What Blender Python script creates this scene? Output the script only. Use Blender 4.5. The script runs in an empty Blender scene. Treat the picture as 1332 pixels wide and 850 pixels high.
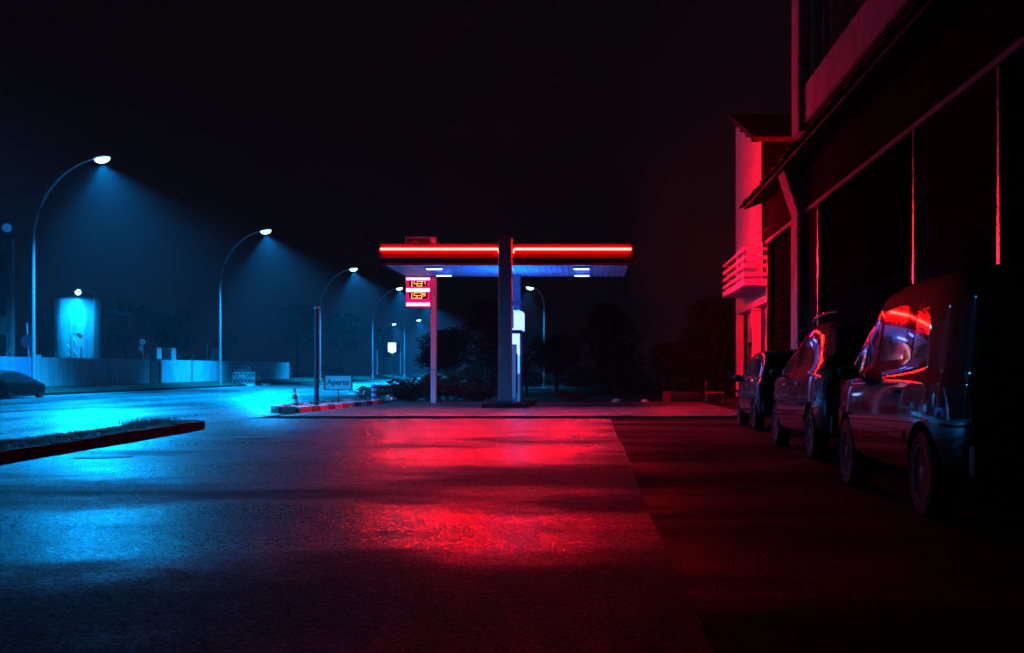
import bpy, bmesh, math, random
from mathutils import Vector, Matrix
from mathutils.bvhtree import BVHTree
random.seed(7)
R = math.radians
scene = bpy.context.scene
COL = scene.collection

# ------------------------------------------------------------------ camera, sky, exposure
cam_d = bpy.data.cameras.new('camera')
cam = bpy.data.objects.new('camera', cam_d)
COL.objects.link(cam)
cam.location = (0, 0, 1.0)
cam.rotation_euler = (R(90), 0, 0)
cam_d.sensor_width = 36
cam_d.lens = 36 * 1500 / 1332
cam_d.shift_x = -105 / 1332
cam_d.shift_y = 67 / 1332
cam_d.clip_start = 0.1
cam_d.clip_end = 2000
scene.camera = cam

world = bpy.data.worlds.new('World')
scene.world = world
world.use_nodes = True
wn = world.node_tree
wn.nodes.clear()
wo = wn.nodes.new('ShaderNodeOutputWorld')
wb = wn.nodes.new('ShaderNodeBackground')
wb.inputs['Color'].default_value = (0.0034, 0.0028, 0.0056, 1)     # night sky over a lit town
wb.inputs['Strength'].default_value = 1.0
wn.links.new(wb.outputs[0], wo.inputs[0])

vs = scene.view_settings
vs.view_transform = 'Standard'
vs.look = 'None'
vs.exposure = -0.7
vs.gamma = 1.0
vs.use_curve_mapping = False
cy = scene.cycles
cy.use_denoising = True
cy.max_bounces = 6
cy.diffuse_bounces = 2
cy.glossy_bounces = 3
cy.volume_bounces = 0
cy.sample_clamp_indirect = 4.0
cy.sample_clamp_direct = 0.0
cy.caustics_reflective = False
cy.caustics_refractive = False

LAMP_BLUE = (0.0, 0.33, 1.0)

# ------------------------------------------------------------------ materials
MATS = {}
def nodes(name):
    m = bpy.data.materials.new(name)
    m.use_nodes = True
    nt = m.node_tree
    b = nt.nodes['Principled BSDF']
    MATS[name] = m
    return m, nt, b

def pm(name, c1, c2=None, scale=6.0, rough=0.6, rough2=None, metal=0.0, bump=0.0, bscale=None, coat=0.0, spec=0.5, stretch=(1, 1, 1)):
    """painted / mineral surface: two-tone noise colour, noise roughness, fine bump"""
    m, nt, b = nodes(name)
    c2 = c2 or tuple(x * 0.7 for x in c1)
    tc = nt.nodes.new('ShaderNodeTexCoord')
    mp = nt.nodes.new('ShaderNodeMapping')
    mp.inputs['Scale'].default_value = stretch
    nt.links.new(tc.outputs['Object'], mp.inputs[0])
    n = nt.nodes.new('ShaderNodeTexNoise')
    n.inputs['Scale'].default_value = scale
    n.inputs['Detail'].default_value = 6
    nt.links.new(mp.outputs[0], n.inputs['Vector'])
    cr = nt.nodes.new('ShaderNodeMapRange')
    cr.inputs[1].default_value = 0.35
    cr.inputs[2].default_value = 0.65
    nt.links.new(n.outputs['Fac'], cr.inputs[0])
    mix = nt.nodes.new('ShaderNodeMix')
    mix.data_type = 'RGBA'
    mix.inputs[6].default_value = (*c1, 1)
    mix.inputs[7].default_value = (*c2, 1)
    nt.links.new(cr.outputs[0], mix.inputs[0])
    nt.links.new(mix.outputs[2], b.inputs['Base Color'])
    rr = nt.nodes.new('ShaderNodeMapRange')
    rr.inputs[3].default_value = rough
    rr.inputs[4].default_value = rough2 if rough2 is not None else min(1, rough + 0.12)
    nt.links.new(cr.outputs[0], rr.inputs[0])
    nt.links.new(rr.outputs[0], b.inputs['Roughness'])
    b.inputs['Metallic'].default_value = metal
    b.inputs['Specular IOR Level'].default_value = spec
    b.inputs['Coat Weight'].default_value = coat
    b.inputs['Coat Roughness'].default_value = 0.03
    if bump:
        n2 = nt.nodes.new('ShaderNodeTexNoise')
        n2.inputs['Scale'].default_value = bscale or scale * 6
        n2.inputs['Detail'].default_value = 4
        nt.links.new(tc.outputs['Object'], n2.inputs['Vector'])
        bp = nt.nodes.new('ShaderNodeBump')
        bp.inputs['Strength'].default_value = bump
        bp.inputs['Distance'].default_value = 0.01
        nt.links.new(n2.outputs['Fac'], bp.inputs['Height'])
        nt.links.new(bp.outputs[0], b.inputs['Normal'])
    return m

def em(name, col, strength, flicker=0.06):
    """self-lit surface (tube, lens, lit panel) with a slight procedural unevenness"""
    m, nt, b = nodes(name)
    b.inputs['Base Color'].default_value = (0.02, 0.02, 0.02, 1)
    b.inputs['Emission Color'].default_value = (*col, 1)
    tc = nt.nodes.new('ShaderNodeTexCoord')
    n = nt.nodes.new('ShaderNodeTexNoise')
    n.inputs['Scale'].default_value = 3
    nt.links.new(tc.outputs['Object'], n.inputs['Vector'])
    r = nt.nodes.new('ShaderNodeMapRange')
    r.inputs[3].default_value = strength * (1 - flicker)
    r.inputs[4].default_value = strength * (1 + flicker)
    nt.links.new(n.outputs['Fac'], r.inputs[0])
    nt.links.new(r.outputs[0], b.inputs['Emission Strength'])
    return m

def glass_mat(name, tint=(0.02, 0.02, 0.024), rough=0.02):
    m, nt, b = nodes(name)
    b.inputs['Base Color'].default_value = (*tint, 1)
    b.inputs['Roughness'].default_value = rough
    b.inputs['IOR'].default_value = 1.6
    b.inputs['Specular IOR Level'].default_value = 0.9
    b.inputs['Coat Weight'].default_value = 0.8
    b.inputs['Coat Roughness'].default_value = 0.02
    tc = nt.nodes.new('ShaderNodeTexCoord')
    n = nt.nodes.new('ShaderNodeTexNoise')
    n.inputs['Scale'].default_value = 9
    nt.links.new(tc.outputs['Object'], n.inputs['Vector'])
    r = nt.nodes.new('ShaderNodeMapRange')
    r.inputs[3].default_value = rough
    r.inputs[4].default_value = rough + 0.10
    nt.links.new(n.outputs['Fac'], r.inputs[0])
    nt.links.new(r.outputs[0], b.inputs['Roughness'])
    return m

def asphalt(name, base, base2, r_wet, r_dry, patch=(0.16, 0.42, 1), bump=0.5, thresh=(0.40, 0.62), grain=170, off=0.0, spec=0.5, dry_near=None, spec_dry=None, stones=75, gloss_var=0.3, relief=0.006, patch_edge=None):
    """damp asphalt: gritty aggregate relief, wet films where the roughness drops"""
    m, nt, b = nodes(name)
    tc = nt.nodes.new('ShaderNodeTexCoord')
    L = nt.links.new
    mp = nt.nodes.new('ShaderNodeMapping')
    mp.inputs['Scale'].default_value = patch
    mp.inputs['Location'].default_value = (off, off * 1.7, 0)
    L(tc.outputs['Object'], mp.inputs[0])
    big = nt.nodes.new('ShaderNodeTexNoise')
    big.inputs['Scale'].default_value = 1.0
    big.inputs['Detail'].default_value = 5
    big.inputs['Roughness'].default_value = 0.55
    big.inputs['Distortion'].default_value = 0.35
    L(mp.outputs[0], big.inputs['Vector'])
    wet = nt.nodes.new('ShaderNodeMapRange')
    wet.interpolation_type = 'SMOOTHSTEP'
    wet.inputs[1].default_value = thresh[0]
    wet.inputs[2].default_value = thresh[1]
    src = big.outputs['Fac']
    if dry_near:
        # the film of water thins out towards the higher, better drained end of the lot
        sx = nt.nodes.new('ShaderNodeSeparateXYZ')
        L(tc.outputs['Object'], sx.inputs[0])
        # where the water stands: shallow dips run across the lot, the near end has drained
        dn = nt.nodes.new('ShaderNodeValToRGB')
        dn.color_ramp.interpolation = 'B_SPLINE'
        els = dn.color_ramp.elements
        while len(els) < len(dry_near): els.new(0.5)
        for e_, (yy_, dv) in zip(els, dry_near):
            e_.position = yy_ / 30.0
            e_.color = (0.5 + dv,) * 3 + (1,)
        wob = nt.nodes.new('ShaderNodeTexNoise')
        wob.inputs['Scale'].default_value = 0.55
        wob.inputs['Detail'].default_value = 6
        wob.inputs['Roughness'].default_value = 0.65
        L(tc.outputs['Object'], wob.inputs['Vector'])
        wm = nt.nodes.new('ShaderNodeMath')
        wm.operation = 'MULTIPLY_ADD'
        wm.inputs[1].default_value = 5.0
        L(wob.outputs['Fac'], wm.inputs[0])
        wsub = nt.nodes.new('ShaderNodeMath')
        wsub.operation = 'SUBTRACT'
        wsub.inputs[1].default_value = 2.5
        L(sx.outputs[1], wm.inputs[2])
        L(wm.outputs[0], wsub.inputs[0])
        wdiv = nt.nodes.new('ShaderNodeMath')
        wdiv.operation = 'DIVIDE'
        wdiv.inputs[1].default_value = 30.0
        L(wsub.outputs[0], wdiv.inputs[0])
        L(wdiv.outputs[0], dn.inputs[0])
        dsub = nt.nodes.new('ShaderNodeMath')
        dsub.operation = 'SUBTRACT'
        dsub.inputs[1].default_value = 0.5
        L(dn.outputs[0], dsub.inputs[0])
        ad = nt.nodes.new('ShaderNodeMath')
        L(dsub.outputs[0], ad.inputs[0])
        L(src, ad.inputs[1])
        src = ad.outputs[0]
        if patch_edge:
            # the newer paving sheds water along its joint with the old asphalt
            xe = nt.nodes.new('ShaderNodeMapRange')
            xe.interpolation_type = 'SMOOTHSTEP'
            xe.inputs[1].default_value = patch_edge[0]
            xe.inputs[2].default_value = patch_edge[1]
            xe.inputs[4].default_value = patch_edge[2]
            xw = nt.nodes.new('ShaderNodeMath')
            xw.operation = 'MULTIPLY_ADD'
            xw.inputs[1].default_value = 1.6
            L(wob.outputs['Fac'], xw.inputs[0])
            L(sx.outputs[0], xw.inputs[2])
            xs2 = nt.nodes.new('ShaderNodeMath')
            xs2.operation = 'SUBTRACT'
            xs2.inputs[1].default_value = 0.8
            L(xw.outputs[0], xs2.inputs[0])
            L(xs2.outputs[0], xe.inputs[0])
            xa = nt.nodes.new('ShaderNodeMath')
            xa.operation = 'SUBTRACT'
            L(src, xa.inputs[0])
            L(xe.outputs[0], xa.inputs[1])
            src = xa.outputs[0]
    L(src, wet.inputs[0])
    # roughness
    med = nt.nodes.new('ShaderNodeTexNoise')
    med.inputs['Scale'].default_value = 2.4
    med.inputs['Detail'].default_value = 8
    med.inputs['Roughness'].default_value = 0.7
    L(tc.outputs['Object'], med.inputs['Vector'])
    rr = nt.nodes.new('ShaderNodeMapRange')
    rr.inputs[3].default_value = r_dry
    rr.inputs[4].default_value = r_wet
    L(wet.outputs[0], rr.inputs[0])
    radd = nt.nodes.new('ShaderNodeMath')
    radd.operation = 'MULTIPLY_ADD'
    radd.inputs[1].default_value = 0.22
    L(med.outputs['Fac'], radd.inputs[0])
    L(rr.outputs[0], radd.inputs[2])
    rs = nt.nodes.new('ShaderNodeMath')
    rs.operation = 'SUBTRACT'
    rs.inputs[1].default_value = 0.11
    rs.use_clamp = True
    L(radd.outputs[0], rs.inputs[0])
    stone = nt.nodes.new('ShaderNodeTexVoronoi')
    stone.inputs['Scale'].default_value = stones
    stone.inputs['Randomness'].default_value = 1.0
    L(tc.outputs['Object'], stone.inputs['Vector'])
    ssep = nt.nodes.new('ShaderNodeSeparateColor')
    L(stone.outputs['Color'], ssep.inputs[0])
    rv = nt.nodes.new('ShaderNodeMath')
    rv.operation = 'MULTIPLY_ADD'
    rv.inputs[1].default_value = gloss_var
    L(ssep.outputs[1], rv.inputs[0])
    L(rs.outputs[0], rv.inputs[2])
    rv2 = nt.nodes.new('ShaderNodeMath')
    rv2.operation = 'SUBTRACT'
    rv2.inputs[1].default_value = gloss_var * 0.5
    L(rv.outputs[0], rv2.inputs[0])
    rv3 = nt.nodes.new('ShaderNodeMath')
    rv3.operation = 'MAXIMUM'
    rv3.inputs[1].default_value = 0.10
    L(rv2.outputs[0], rv3.inputs[0])
    L(rv3.outputs[0], b.inputs['Roughness'])
    # colour
    vor = nt.nodes.new('ShaderNodeTexVoronoi')
    vor.inputs['Scale'].default_value = grain
    L(tc.outputs['Object'], vor.inputs['Vector'])
    cm = nt.nodes.new('ShaderNodeMix')
    cm.data_type = 'RGBA'
    cm.inputs[6].default_value = (*base, 1)
    cm.inputs[7].default_value = (*base2, 1)
    sep = nt.nodes.new('ShaderNodeSeparateColor')
    L(vor.outputs['Color'], sep.inputs[0])
    cmul = nt.nodes.new('ShaderNodeMath')
    cmul.operation = 'MULTIPLY'
    L(sep.outputs[0], cmul.inputs[0])
    L(med.outputs['Fac'], cmul.inputs[1])
    L(cmul.outputs[0], cm.inputs[0])
    L(cm.outputs[2], b.inputs['Base Color'])
    sp = nt.nodes.new('ShaderNodeMapRange')
    sp.inputs[3].default_value = spec if spec_dry is None else spec_dry
    sp.inputs[4].default_value = spec
    L(wet.outputs[0], sp.inputs[0])
    L(sp.outputs[0], b.inputs['Specular IOR Level'])
    # relief
    n2 = nt.nodes.new('ShaderNodeTexNoise')
    n2.inputs['Scale'].default_value = 22
    n2.inputs['Detail'].default_value = 3
    L(tc.outputs['Object'], n2.inputs['Vector'])
    hs = nt.nodes.new('ShaderNodeMath')
    hs.operation = 'MULTIPLY_ADD'
    hs.inputs[1].default_value = -0.5
    L(vor.outputs['Distance'], hs.inputs[0])
    L(n2.outputs['Fac'], hs.inputs[2])
    bs = nt.nodes.new('ShaderNodeMapRange')
    bs.inputs[3].default_value = bump
    bs.inputs[4].default_value = bump * 0.45
    L(wet.outputs[0], bs.inputs[0])
    bp = nt.nodes.new('ShaderNodeBump')
    bp.inputs['Distance'].default_value = 0.004
    L(bs.outputs[0], bp.inputs['Strength'])
    L(hs.outputs[0], bp.inputs['Height'])
    # rounded stone tops standing out of the binder
    sh_ = nt.nodes.new('ShaderNodeMath')
    sh_.operation = 'MULTIPLY'
    L(stone.outputs['Distance'], sh_.inputs[0])
    L(ssep.outputs[0], sh_.inputs[1])
    bp2 = nt.nodes.new('ShaderNodeBump')
    bp2.invert = True
    bp2.inputs['Distance'].default_value = relief
    L(bs.outputs[0], bp2.inputs['Strength'])
    L(sh_.outputs[0], bp2.inputs['Height'])
    L(bp.outputs[0], bp2.inputs['Normal'])
    L(bp2.outputs[0], b.inputs['Normal'])
    return m

asphalt('asphalt_lot', (0.008, 0.008, 0.009), (0.034, 0.034, 0.036), 0.27, 0.72, patch=(0.26, 0.46, 1), thresh=(0.28, 0.72), bump=0.85, dry_near=((3.0, -.28), (5.2, -.24), (6.6, .00), (7.5, .15), (8.4, .11), (9.6, -.08), (11.0, -.08), (12.8, .08), (18.0, .10), (28.0, .14)), spec=0.6, spec_dry=0.05, stones=72, relief=0.0072, gloss_var=0.40, patch_edge=(-0.9, 0.5, 0.16))
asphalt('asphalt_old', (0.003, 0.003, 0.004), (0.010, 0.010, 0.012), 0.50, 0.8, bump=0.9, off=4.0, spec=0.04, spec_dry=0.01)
asphalt('asphalt_road', (0.022, 0.022, 0.024), (0.06, 0.06, 0.065), 0.20, 0.40, patch=(0.30, 0.06, 1), bump=0.3, grain=90, off=9.0, stones=40, relief=0.004)
asphalt('forecourt_concrete', (0.03, 0.03, 0.03), (0.055, 0.055, 0.055), 0.28, 0.55, patch=(0.3, 0.6, 1), bump=0.25, off=2.0, gloss_var=0.15, relief=0.002)
pm('soil', (0.020, 0.017, 0.013), (0.035, 0.030, 0.022), 3, 0.95, bump=0.6, spec=0.1)
pm('kerb_concrete', (0.014, 0.013, 0.012), (0.008, 0.008, 0.007), 9, 0.9, bump=0.4, spec=0.05)
pm('kerb_white', (0.72, 0.72, 0.70), (0.5, 0.5, 0.48), 10, 0.5, bump=0.2)
pm('kerb_red', (0.30, 0.03, 0.03), (0.20, 0.02, 0.02), 10, 0.55, bump=0.2)
pm('pebble', (0.55, 0.54, 0.52), (0.3, 0.3, 0.29), 4, 0.6)
pm('galvanised', (0.42, 0.43, 0.44), (0.30, 0.31, 0.32), 9, 0.38, 0.5, metal=0.7)
pm('dark_steel', (0.020, 0.020, 0.023), (0.03, 0.03, 0.033), 8, 0.45)
pm('black_rubber', (0.008, 0.008, 0.008), (0.012, 0.012, 0.012), 20, 0.75, bump=0.2, spec=0.15)
pm('rim_metal', (0.07, 0.07, 0.075), (0.045, 0.045, 0.05), 12, 0.3, metal=0.9)
pm('chrome', (0.6, 0.6, 0.62), (0.5, 0.5, 0.52), 6, 0.15, metal=1.0)
pm('fascia_metal', (0.007, 0.006, 0.007), (0.005, 0.0045, 0.005), 3, 0.6, 0.7, spec=0.08)
pm('pillar_paint', (0.14, 0.12, 0.14), (0.10, 0.085, 0.10), 5, 0.55, bump=0.1, spec=0.25)
pm('ceiling_slat', (0.62, 0.64, 0.66), (0.5, 0.52, 0.54), 4, 0.38, 0.48)
pm('white_enamel', (0.75, 0.76, 0.78), (0.65, 0.66, 0.68), 5, 0.3)
pm('blue_enamel', (0.10, 0.22, 0.55), (0.08, 0.18, 0.46), 5, 0.3)
pm('facade_render', (0.021, 0.018, 0.022), (0.013, 0.011, 0.014), 1.4, 0.95, bump=0.4, bscale=30, spec=0.0)
pm('facade_column', (0.26, 0.24, 0.28), (0.19, 0.175, 0.20), 1.2, 0.75, bump=0.3, bscale=26, spec=0.04)
pm('tower_render', (0.80, 0.76, 0.74), (0.72, 0.68, 0.66), 1.1, 0.85, bump=0.25, bscale=30, spec=0.2)
pm('shutter_metal', (0.006, 0.006, 0.008), (0.0045, 0.0045, 0.006), 2, 0.9, spec=0.0)
pm('rail_steel', (0.6, 0.56, 0.56), (0.5, 0.46, 0.46), 9, 0.26, 0.36, metal=0.9)
pm('rail_paint', (0.6, 0.58, 0.56), (0.5, 0.48, 0.46), 9, 0.35)
pm('roof_tile', (0.10, 0.05, 0.04), (0.06, 0.035, 0.03), 6, 0.85, bump=0.4, spec=0.2)
pm('soffit_dark', (0.035, 0.032, 0.034), (0.025, 0.023, 0.025), 4, 0.85, spec=0.2)
pm('shade_dark', (0.006, 0.005, 0.006), (0.004, 0.0035, 0.004), 4, 0.95, spec=0.0)  # painted shade for the unlit near side of the house
pm('window_dark', (0.012, 0.012, 0.014), (0.018, 0.018, 0.02), 3, 0.15)
pm('wall_panel', (0.34, 0.35, 0.36), (0.20, 0.21, 0.22), 2.0, 0.55, bump=0.2, stretch=(2.5, 2.5, 0.22))
pm('blue_wall', (0.10, 0.16, 0.42), (0.07, 0.11, 0.32), 2.0, 0.5, bump=0.2, stretch=(2, 2, 0.3))
pm('tank_metal', (0.30, 0.31, 0.32), (0.16, 0.165, 0.17), 1.5, 0.24, 0.34, stretch=(3, 3, 0.3))
pm('far_facade', (0.10, 0.105, 0.115), (0.07, 0.075, 0.08), 1.5, 0.8)
pm('bark', (0.05, 0.04, 0.03), (0.03, 0.025, 0.02), 8, 0.9, bump=0.6)
pm('leaf', (0.028, 0.040, 0.016), (0.016, 0.025, 0.010), 2, 0.5, spec=0.3)
pm('leaf_dark', (0.014, 0.020, 0.009), (0.009, 0.014, 0.006), 2, 0.6, spec=0.2)
pm('grass', (0.11, 0.095, 0.05), (0.16, 0.11, 0.07), 3, 0.55)
pm('cone_orange', (0.45, 0.07, 0.02), (0.38, 0.06, 0.02), 6, 0.5)
pm('bollard_blue', (0.03, 0.08, 0.5), (0.02, 0.06, 0.4), 6, 0.4)
pm('sign_white', (0.48, 0.49, 0.48), (0.4, 0.41, 0.4), 5, 0.45)
pm('sign_ink', (0.015, 0.015, 0.02), (0.02, 0.02, 0.025), 5, 0.6)
pm('totem_paint', (0.62, 0.55, 0.60), (0.52, 0.46, 0.5), 5, 0.4)
pm('totem_red', (0.08, 0.012, 0.02), (0.06, 0.01, 0.016), 3, 0.4)
pm('brick_red', (0.06, 0.02, 0.016), (0.045, 0.015, 0.012), 6, 0.8)
pm('wood', (0.16, 0.10, 0.06), (0.10, 0.06, 0.04), 5, 0.75, stretch=(1, 8, 8))
pm('lens_dark', (0.02, 0.02, 0.03), (0.03, 0.03, 0.04), 10, 0.08, coat=1.0)
pm('lens_red', (0.18, 0.008, 0.01), (0.13, 0.006, 0.008), 10, 0.1, coat=1.0)
pm('lens_amber', (0.5, 0.18, 0.02), (0.4, 0.14, 0.02), 10, 0.12, coat=1.0)
pm('paint_van', (0.007, 0.003, 0.004), (0.006, 0.003, 0.003), 2, 0.6, 0.65, coat=0.75, spec=0.06)
pm('paint_mpv', (0.012, 0.013, 0.018), (0.011, 0.012, 0.016), 2, 0.6, 0.65, coat=0.75, spec=0.06)
pm('paint_city', (0.02, 0.02, 0.024), (0.018, 0.018, 0.021), 2, 0.6, 0.65, coat=0.75, spec=0.06)
pm('paint_far', (0.03, 0.036, 0.04), (0.025, 0.03, 0.034), 2, 0.3, coat=1.0)
pm('paint_black', (0.003, 0.003, 0.0035), (0.002, 0.002, 0.0025), 2, 0.6, coat=0.1, spec=0.05)
pm('trim_black', (0.012, 0.012, 0.013), (0.018, 0.018, 0.019), 20, 0.5)
pm('road_paint', (0.7, 0.7, 0.68), (0.5, 0.5, 0.48), 6, 0.5, bump=0.2)
glass_mat('car_glass')
em('neon_red', (1.0, 0.0015, 0.0012), 940, 0.03)
em('fascia_red', (1.0, 0.0004, 0.010), 3000, 0.03)
em('street_lens', (0.22, 0.62, 1.0), 26)
em('far_lens', (0.15, 0.6, 1.0), 9)
em('fixture', (0.07, 0.13, 1.0), 50)
em('neon_rear_fill', (1.0, 0.0017, 0.0014), 130, 0.03)
em('pump_light', (0.11, 0.2, 1.0), 9)
em('header_fill', (0.0, 0.13, 1.0), 180)  # added upward glow that brightens the canopy ceiling
em('terminal_glow', (0.0, 0.16, 0.62), 1.0)
em('pump_glow', (0.03, 0.22, 1.0), 6)
em('digit_amber', (1.0, 0.40, 0.08), 3.4)
em('price_red', (1.0, 0.001, 0.16), 1.7)
em('price_bar', (1.0, 0.42, 0.80), 4.5)
em('lit_sign', (0.22, 0.42, 1.0), 9)
em('globe_blue', (0.005, 0.13, 0.5), 1.0)
em('warm_point', (1.0, 0.5, 0.1), 1.2)
def M(n): return MATS[n]

# ------------------------------------------------------------------ mesh helpers
def basis(d):
    d = d.normalized()
    up = Vector((0, 0, 1)) if abs(d.z) < 0.95 else Vector((1, 0, 0))
    a = d.cross(up).normalized()
    return a, a.cross(d).normalized()

class MB:
    def __init__(self):
        self.v = []; self.f = []; self.mi = []
    def add(self, vs, fs, mi=0):
        o = len(self.v)
        self.v += [tuple(p) for p in vs]
        self.f += [tuple(i + o for i in f) for f in fs]
        self.mi += [mi] * len(fs)
        return self
    def box(self, x0, x1, y0, y1, z0, z1, mi=0):
        v = [(x, y, z) for z in (z0, z1) for y in (y0, y1) for x in (x0, x1)]
        return self.add(v, [(0, 2, 3, 1), (4, 5, 7, 6), (0, 1, 5, 4), (2, 6, 7, 3), (0, 4, 6, 2), (1, 3, 7, 5)], mi)
    def cbox(self, c, s, mi=0, mat=None):
        """box round centre c with sizes s, optionally turned by a matrix"""
        v = [Vector((x * s[0] / 2, y * s[1] / 2, z * s[2] / 2)) for z in (-1, 1) for y in (-1, 1) for x in (-1, 1)]
        if mat: v = [mat @ p for p in v]
        v = [p + Vector(c) for p in v]
        return self.add(v, [(0, 2, 3, 1), (4, 5, 7, 6), (0, 1, 5, 4), (2, 6, 7, 3), (0, 4, 6, 2), (1, 3, 7, 5)], mi)
    def bevbox(self, x0, x1, y0, y1, z0, z1, b=0.02):
        """box with its edges chamfered"""
        bm = bmesh.new()
        bmesh.ops.create_cube(bm, size=1)
        for p in bm.verts:
            p.co = Vector(((x0 + x1) / 2 + p.co.x * (x1 - x0), (y0 + y1) / 2 + p.co.y * (y1 - y0), (z0 + z1) / 2 + p.co.z * (z1 - z0)))
        bmesh.ops.bevel(bm, geom=bm.edges[:], offset=b, segments=2, affect='EDGES', profile=0.6)
        bm.verts.index_update()
        self.add([p.co for p in bm.verts], [[q.index for q in f.verts] for f in bm.faces])
        bm.free()
        return self
    def tube(self, path, r, n=8, caps=True, mi=0):
        path = [Vector(p) for p in path]
        rs = r if isinstance(r, (list, tuple)) else [r] * len(path)
        vs = []
        for i, p in enumerate(path):
            d = path[min(i + 1, len(path) - 1)] - path[max(i - 1, 0)]
            a, b = basis(d)
            for k in range(n):
                t = 2 * math.pi * k / n
                vs.append(p + (a * math.cos(t) + b * math.sin(t)) * rs[i])
        fs = []
        for i in range(len(path) - 1):
            for k in range(n):
                fs.append((i * n + k, i * n + (k + 1) % n, (i + 1) * n + (k + 1) % n, (i + 1) * n + k))
        if caps:
            fs.append(tuple(range(n - 1, -1, -1)))
            fs.append(tuple((len(path) - 1) * n + k for k in range(n)))
        return self.add(vs, fs, mi)
    def lathe(self, prof, n=16, c=(0, 0, 0), axis='z', mi=0):
        vs = []
        for (r, h) in prof:
            for k in range(n):
                t = 2 * math.pi * k / n
                a, b = r * math.cos(t), r * math.sin(t)
                p = (a, b, h) if axis == 'z' else ((h, a, b) if axis == 'x' else (a, h, b))
                vs.append((p[0] + c[0], p[1] + c[1], p[2] + c[2]))
        fs = []
        m = len(prof)
        for i in range(m - 1):
            for k in range(n):
                fs.append((i * n + k, i * n + (k + 1) % n, (i + 1) * n + (k + 1) % n, (i + 1) * n + k))
        fs.append(tuple(range(n - 1, -1, -1)))
        fs.append(tuple((m - 1) * n + k for k in range(n)))
        return self.add(vs, fs, mi)
    def prism(self, poly, z0, z1):
        n = len(poly)
        v = [(x, y, z0) for x, y in poly] + [(x, y, z1) for x, y in poly]
        f = [tuple(range(n - 1, -1, -1)), tuple(range(n, 2 * n))]
        f += [(i, (i + 1) % n, n + (i + 1) % n, n + i) for i in range(n)]
        return self.add(v, f)
    def mesh(self, name, mats, smooth=False, origin=(0, 0, 0)):
        me = bpy.data.meshes.new(name)
        o = Vector(origin)
        me.from_pydata([tuple(Vector(p) - o) for p in self.v], [], self.f)
        for m in (mats if isinstance(mats, (list, tuple)) else [mats]):
            me.materials.append(M(m))
        bm = bmesh.new(); bm.from_mesh(me)
        bmesh.ops.recalc_face_normals(bm, faces=bm.faces[:])
        bm.to_mesh(me); bm.free()
        if any(self.mi):
            me.polygons.foreach_set('material_index', self.mi)
        if smooth:
            me.polygons.foreach_set('use_smooth', [True] * len(me.polygons))
            if smooth != 'full':
                me.set_sharp_from_angle(angle=R(40))
        me.update()
        return me
    def build(self, name, mats, parent=None, smooth=False, local=False):
        """one mesh object; vertices are given in world space unless local"""
        org = (0, 0, 0) if (local or parent is None) else worg(parent)
        return link(name, self.mesh(name, mats, smooth, org), parent)

def worg(o):
    p = Vector((0, 0, 0))
    while o is not None:
        p += o.location
        o = o.parent
    return p

def link(name, me, parent=None, loc=(0, 0, 0), rot=(0, 0, 0)):
    o = bpy.data.objects.new(name, me)
    COL.objects.link(o)
    o.location = loc
    o.rotation_euler = rot
    o.parent = parent
    return o

def tag(o, label, cat, group=None):
    o['label'] = label
    o['category'] = cat
    if group: o['group'] = group
    return o

def thing(name, label, cat, loc=(0, 0, 0), group=None, rotz=0):
    o = link(name, None, None, loc, (0, 0, rotz))
    o.empty_display_size = 0.2
    return tag(o, label, cat, group)

def struct(o):
    o['kind'] = 'structure'
    return o

def copy_tree(o, parent=None):
    c = o.copy()
    COL.objects.link(c)
    c.parent = parent
    for ch in list(o.children):
        copy_tree(ch, c)
    return c

def spot(name, loc, target, power, angle, blend, color, parent, size=0.15):
    d = bpy.data.lights.new(name, 'SPOT')
    d.energy = power; d.spot_size = R(angle); d.spot_blend = blend; d.color = color
    d.shadow_soft_size = size
    o = link(name, d, parent)
    o.location = Vector(loc) - (worg(parent) if parent else Vector())
    dirv = Vector(target) - Vector(loc)
    o.rotation_euler = dirv.to_track_quat('-Z', 'Y').to_euler()
    return o

def gz(y):
    """the street climbs very gently beyond the filling station"""
    return max(0.0, (y - 40) * 0.007)

def wall_base(y):
    return 0.58 + 0.0083 * (y - 62.4)

# ================================================================== THE SETTING
def sheet(name, mat, xs, ys, zf):
    vs = [(x, y, zf(x, y)) for y in ys for x in xs]
    n = len(xs)
    fs = [(j * n + i, j * n + i + 1, (j + 1) * n + i + 1, (j + 1) * n + i) for j in range(len(ys) - 1) for i in range(n - 1)]
    return struct(MB().add(vs, fs).build(name, mat))

ylong = [-30, 0, 20, 40, 60, 80, 100, 120, 150, 200, 260, 330, 420]
sheet('ground', 'soil', [-280, -61, 40, 280], [-35, 100, 300, 580], lambda x, y: -0.04)
ys_ = [-30] + [k * .25 for k in range(0, 115)]
vs_ = []
for y in ys_:
    vs_ += [(-8.6, y, 0.0), (0.43 + random.uniform(-.007, .007) + .012 * math.sin(y * .5), y, 0.0)]
struct(MB().add(vs_, [(2 * i, 2 * i + 1, 2 * i + 3, 2 * i + 2) for i in range(len(ys_) - 1)]).build('lot_asphalt', 'asphalt_lot'))
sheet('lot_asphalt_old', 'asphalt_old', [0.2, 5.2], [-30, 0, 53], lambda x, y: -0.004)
sheet('road', 'asphalt_road', [-27.4, -17, -8.5], ylong, lambda x, y: 0.004 + gz(y) if y < 300 else 0.004 + gz(300))
sheet('verge', 'soil', [-120, -60, -30.2, -29.0, -27.6], ylong,
      lambda x, y: (0.09 + gz(y)) if x > -28 else (max(wall_base(min(y, 200)) - 0.02, 0.2) if x < -30 else 0.3 + gz(y)))
# forecourt: a slab one low step above the lot
fc = MB().box(-7.85, 4.2, 28.66, 45.8, -0.3, 0.055)
struct(fc.build('forecourt', 'forecourt_concrete'))
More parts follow.
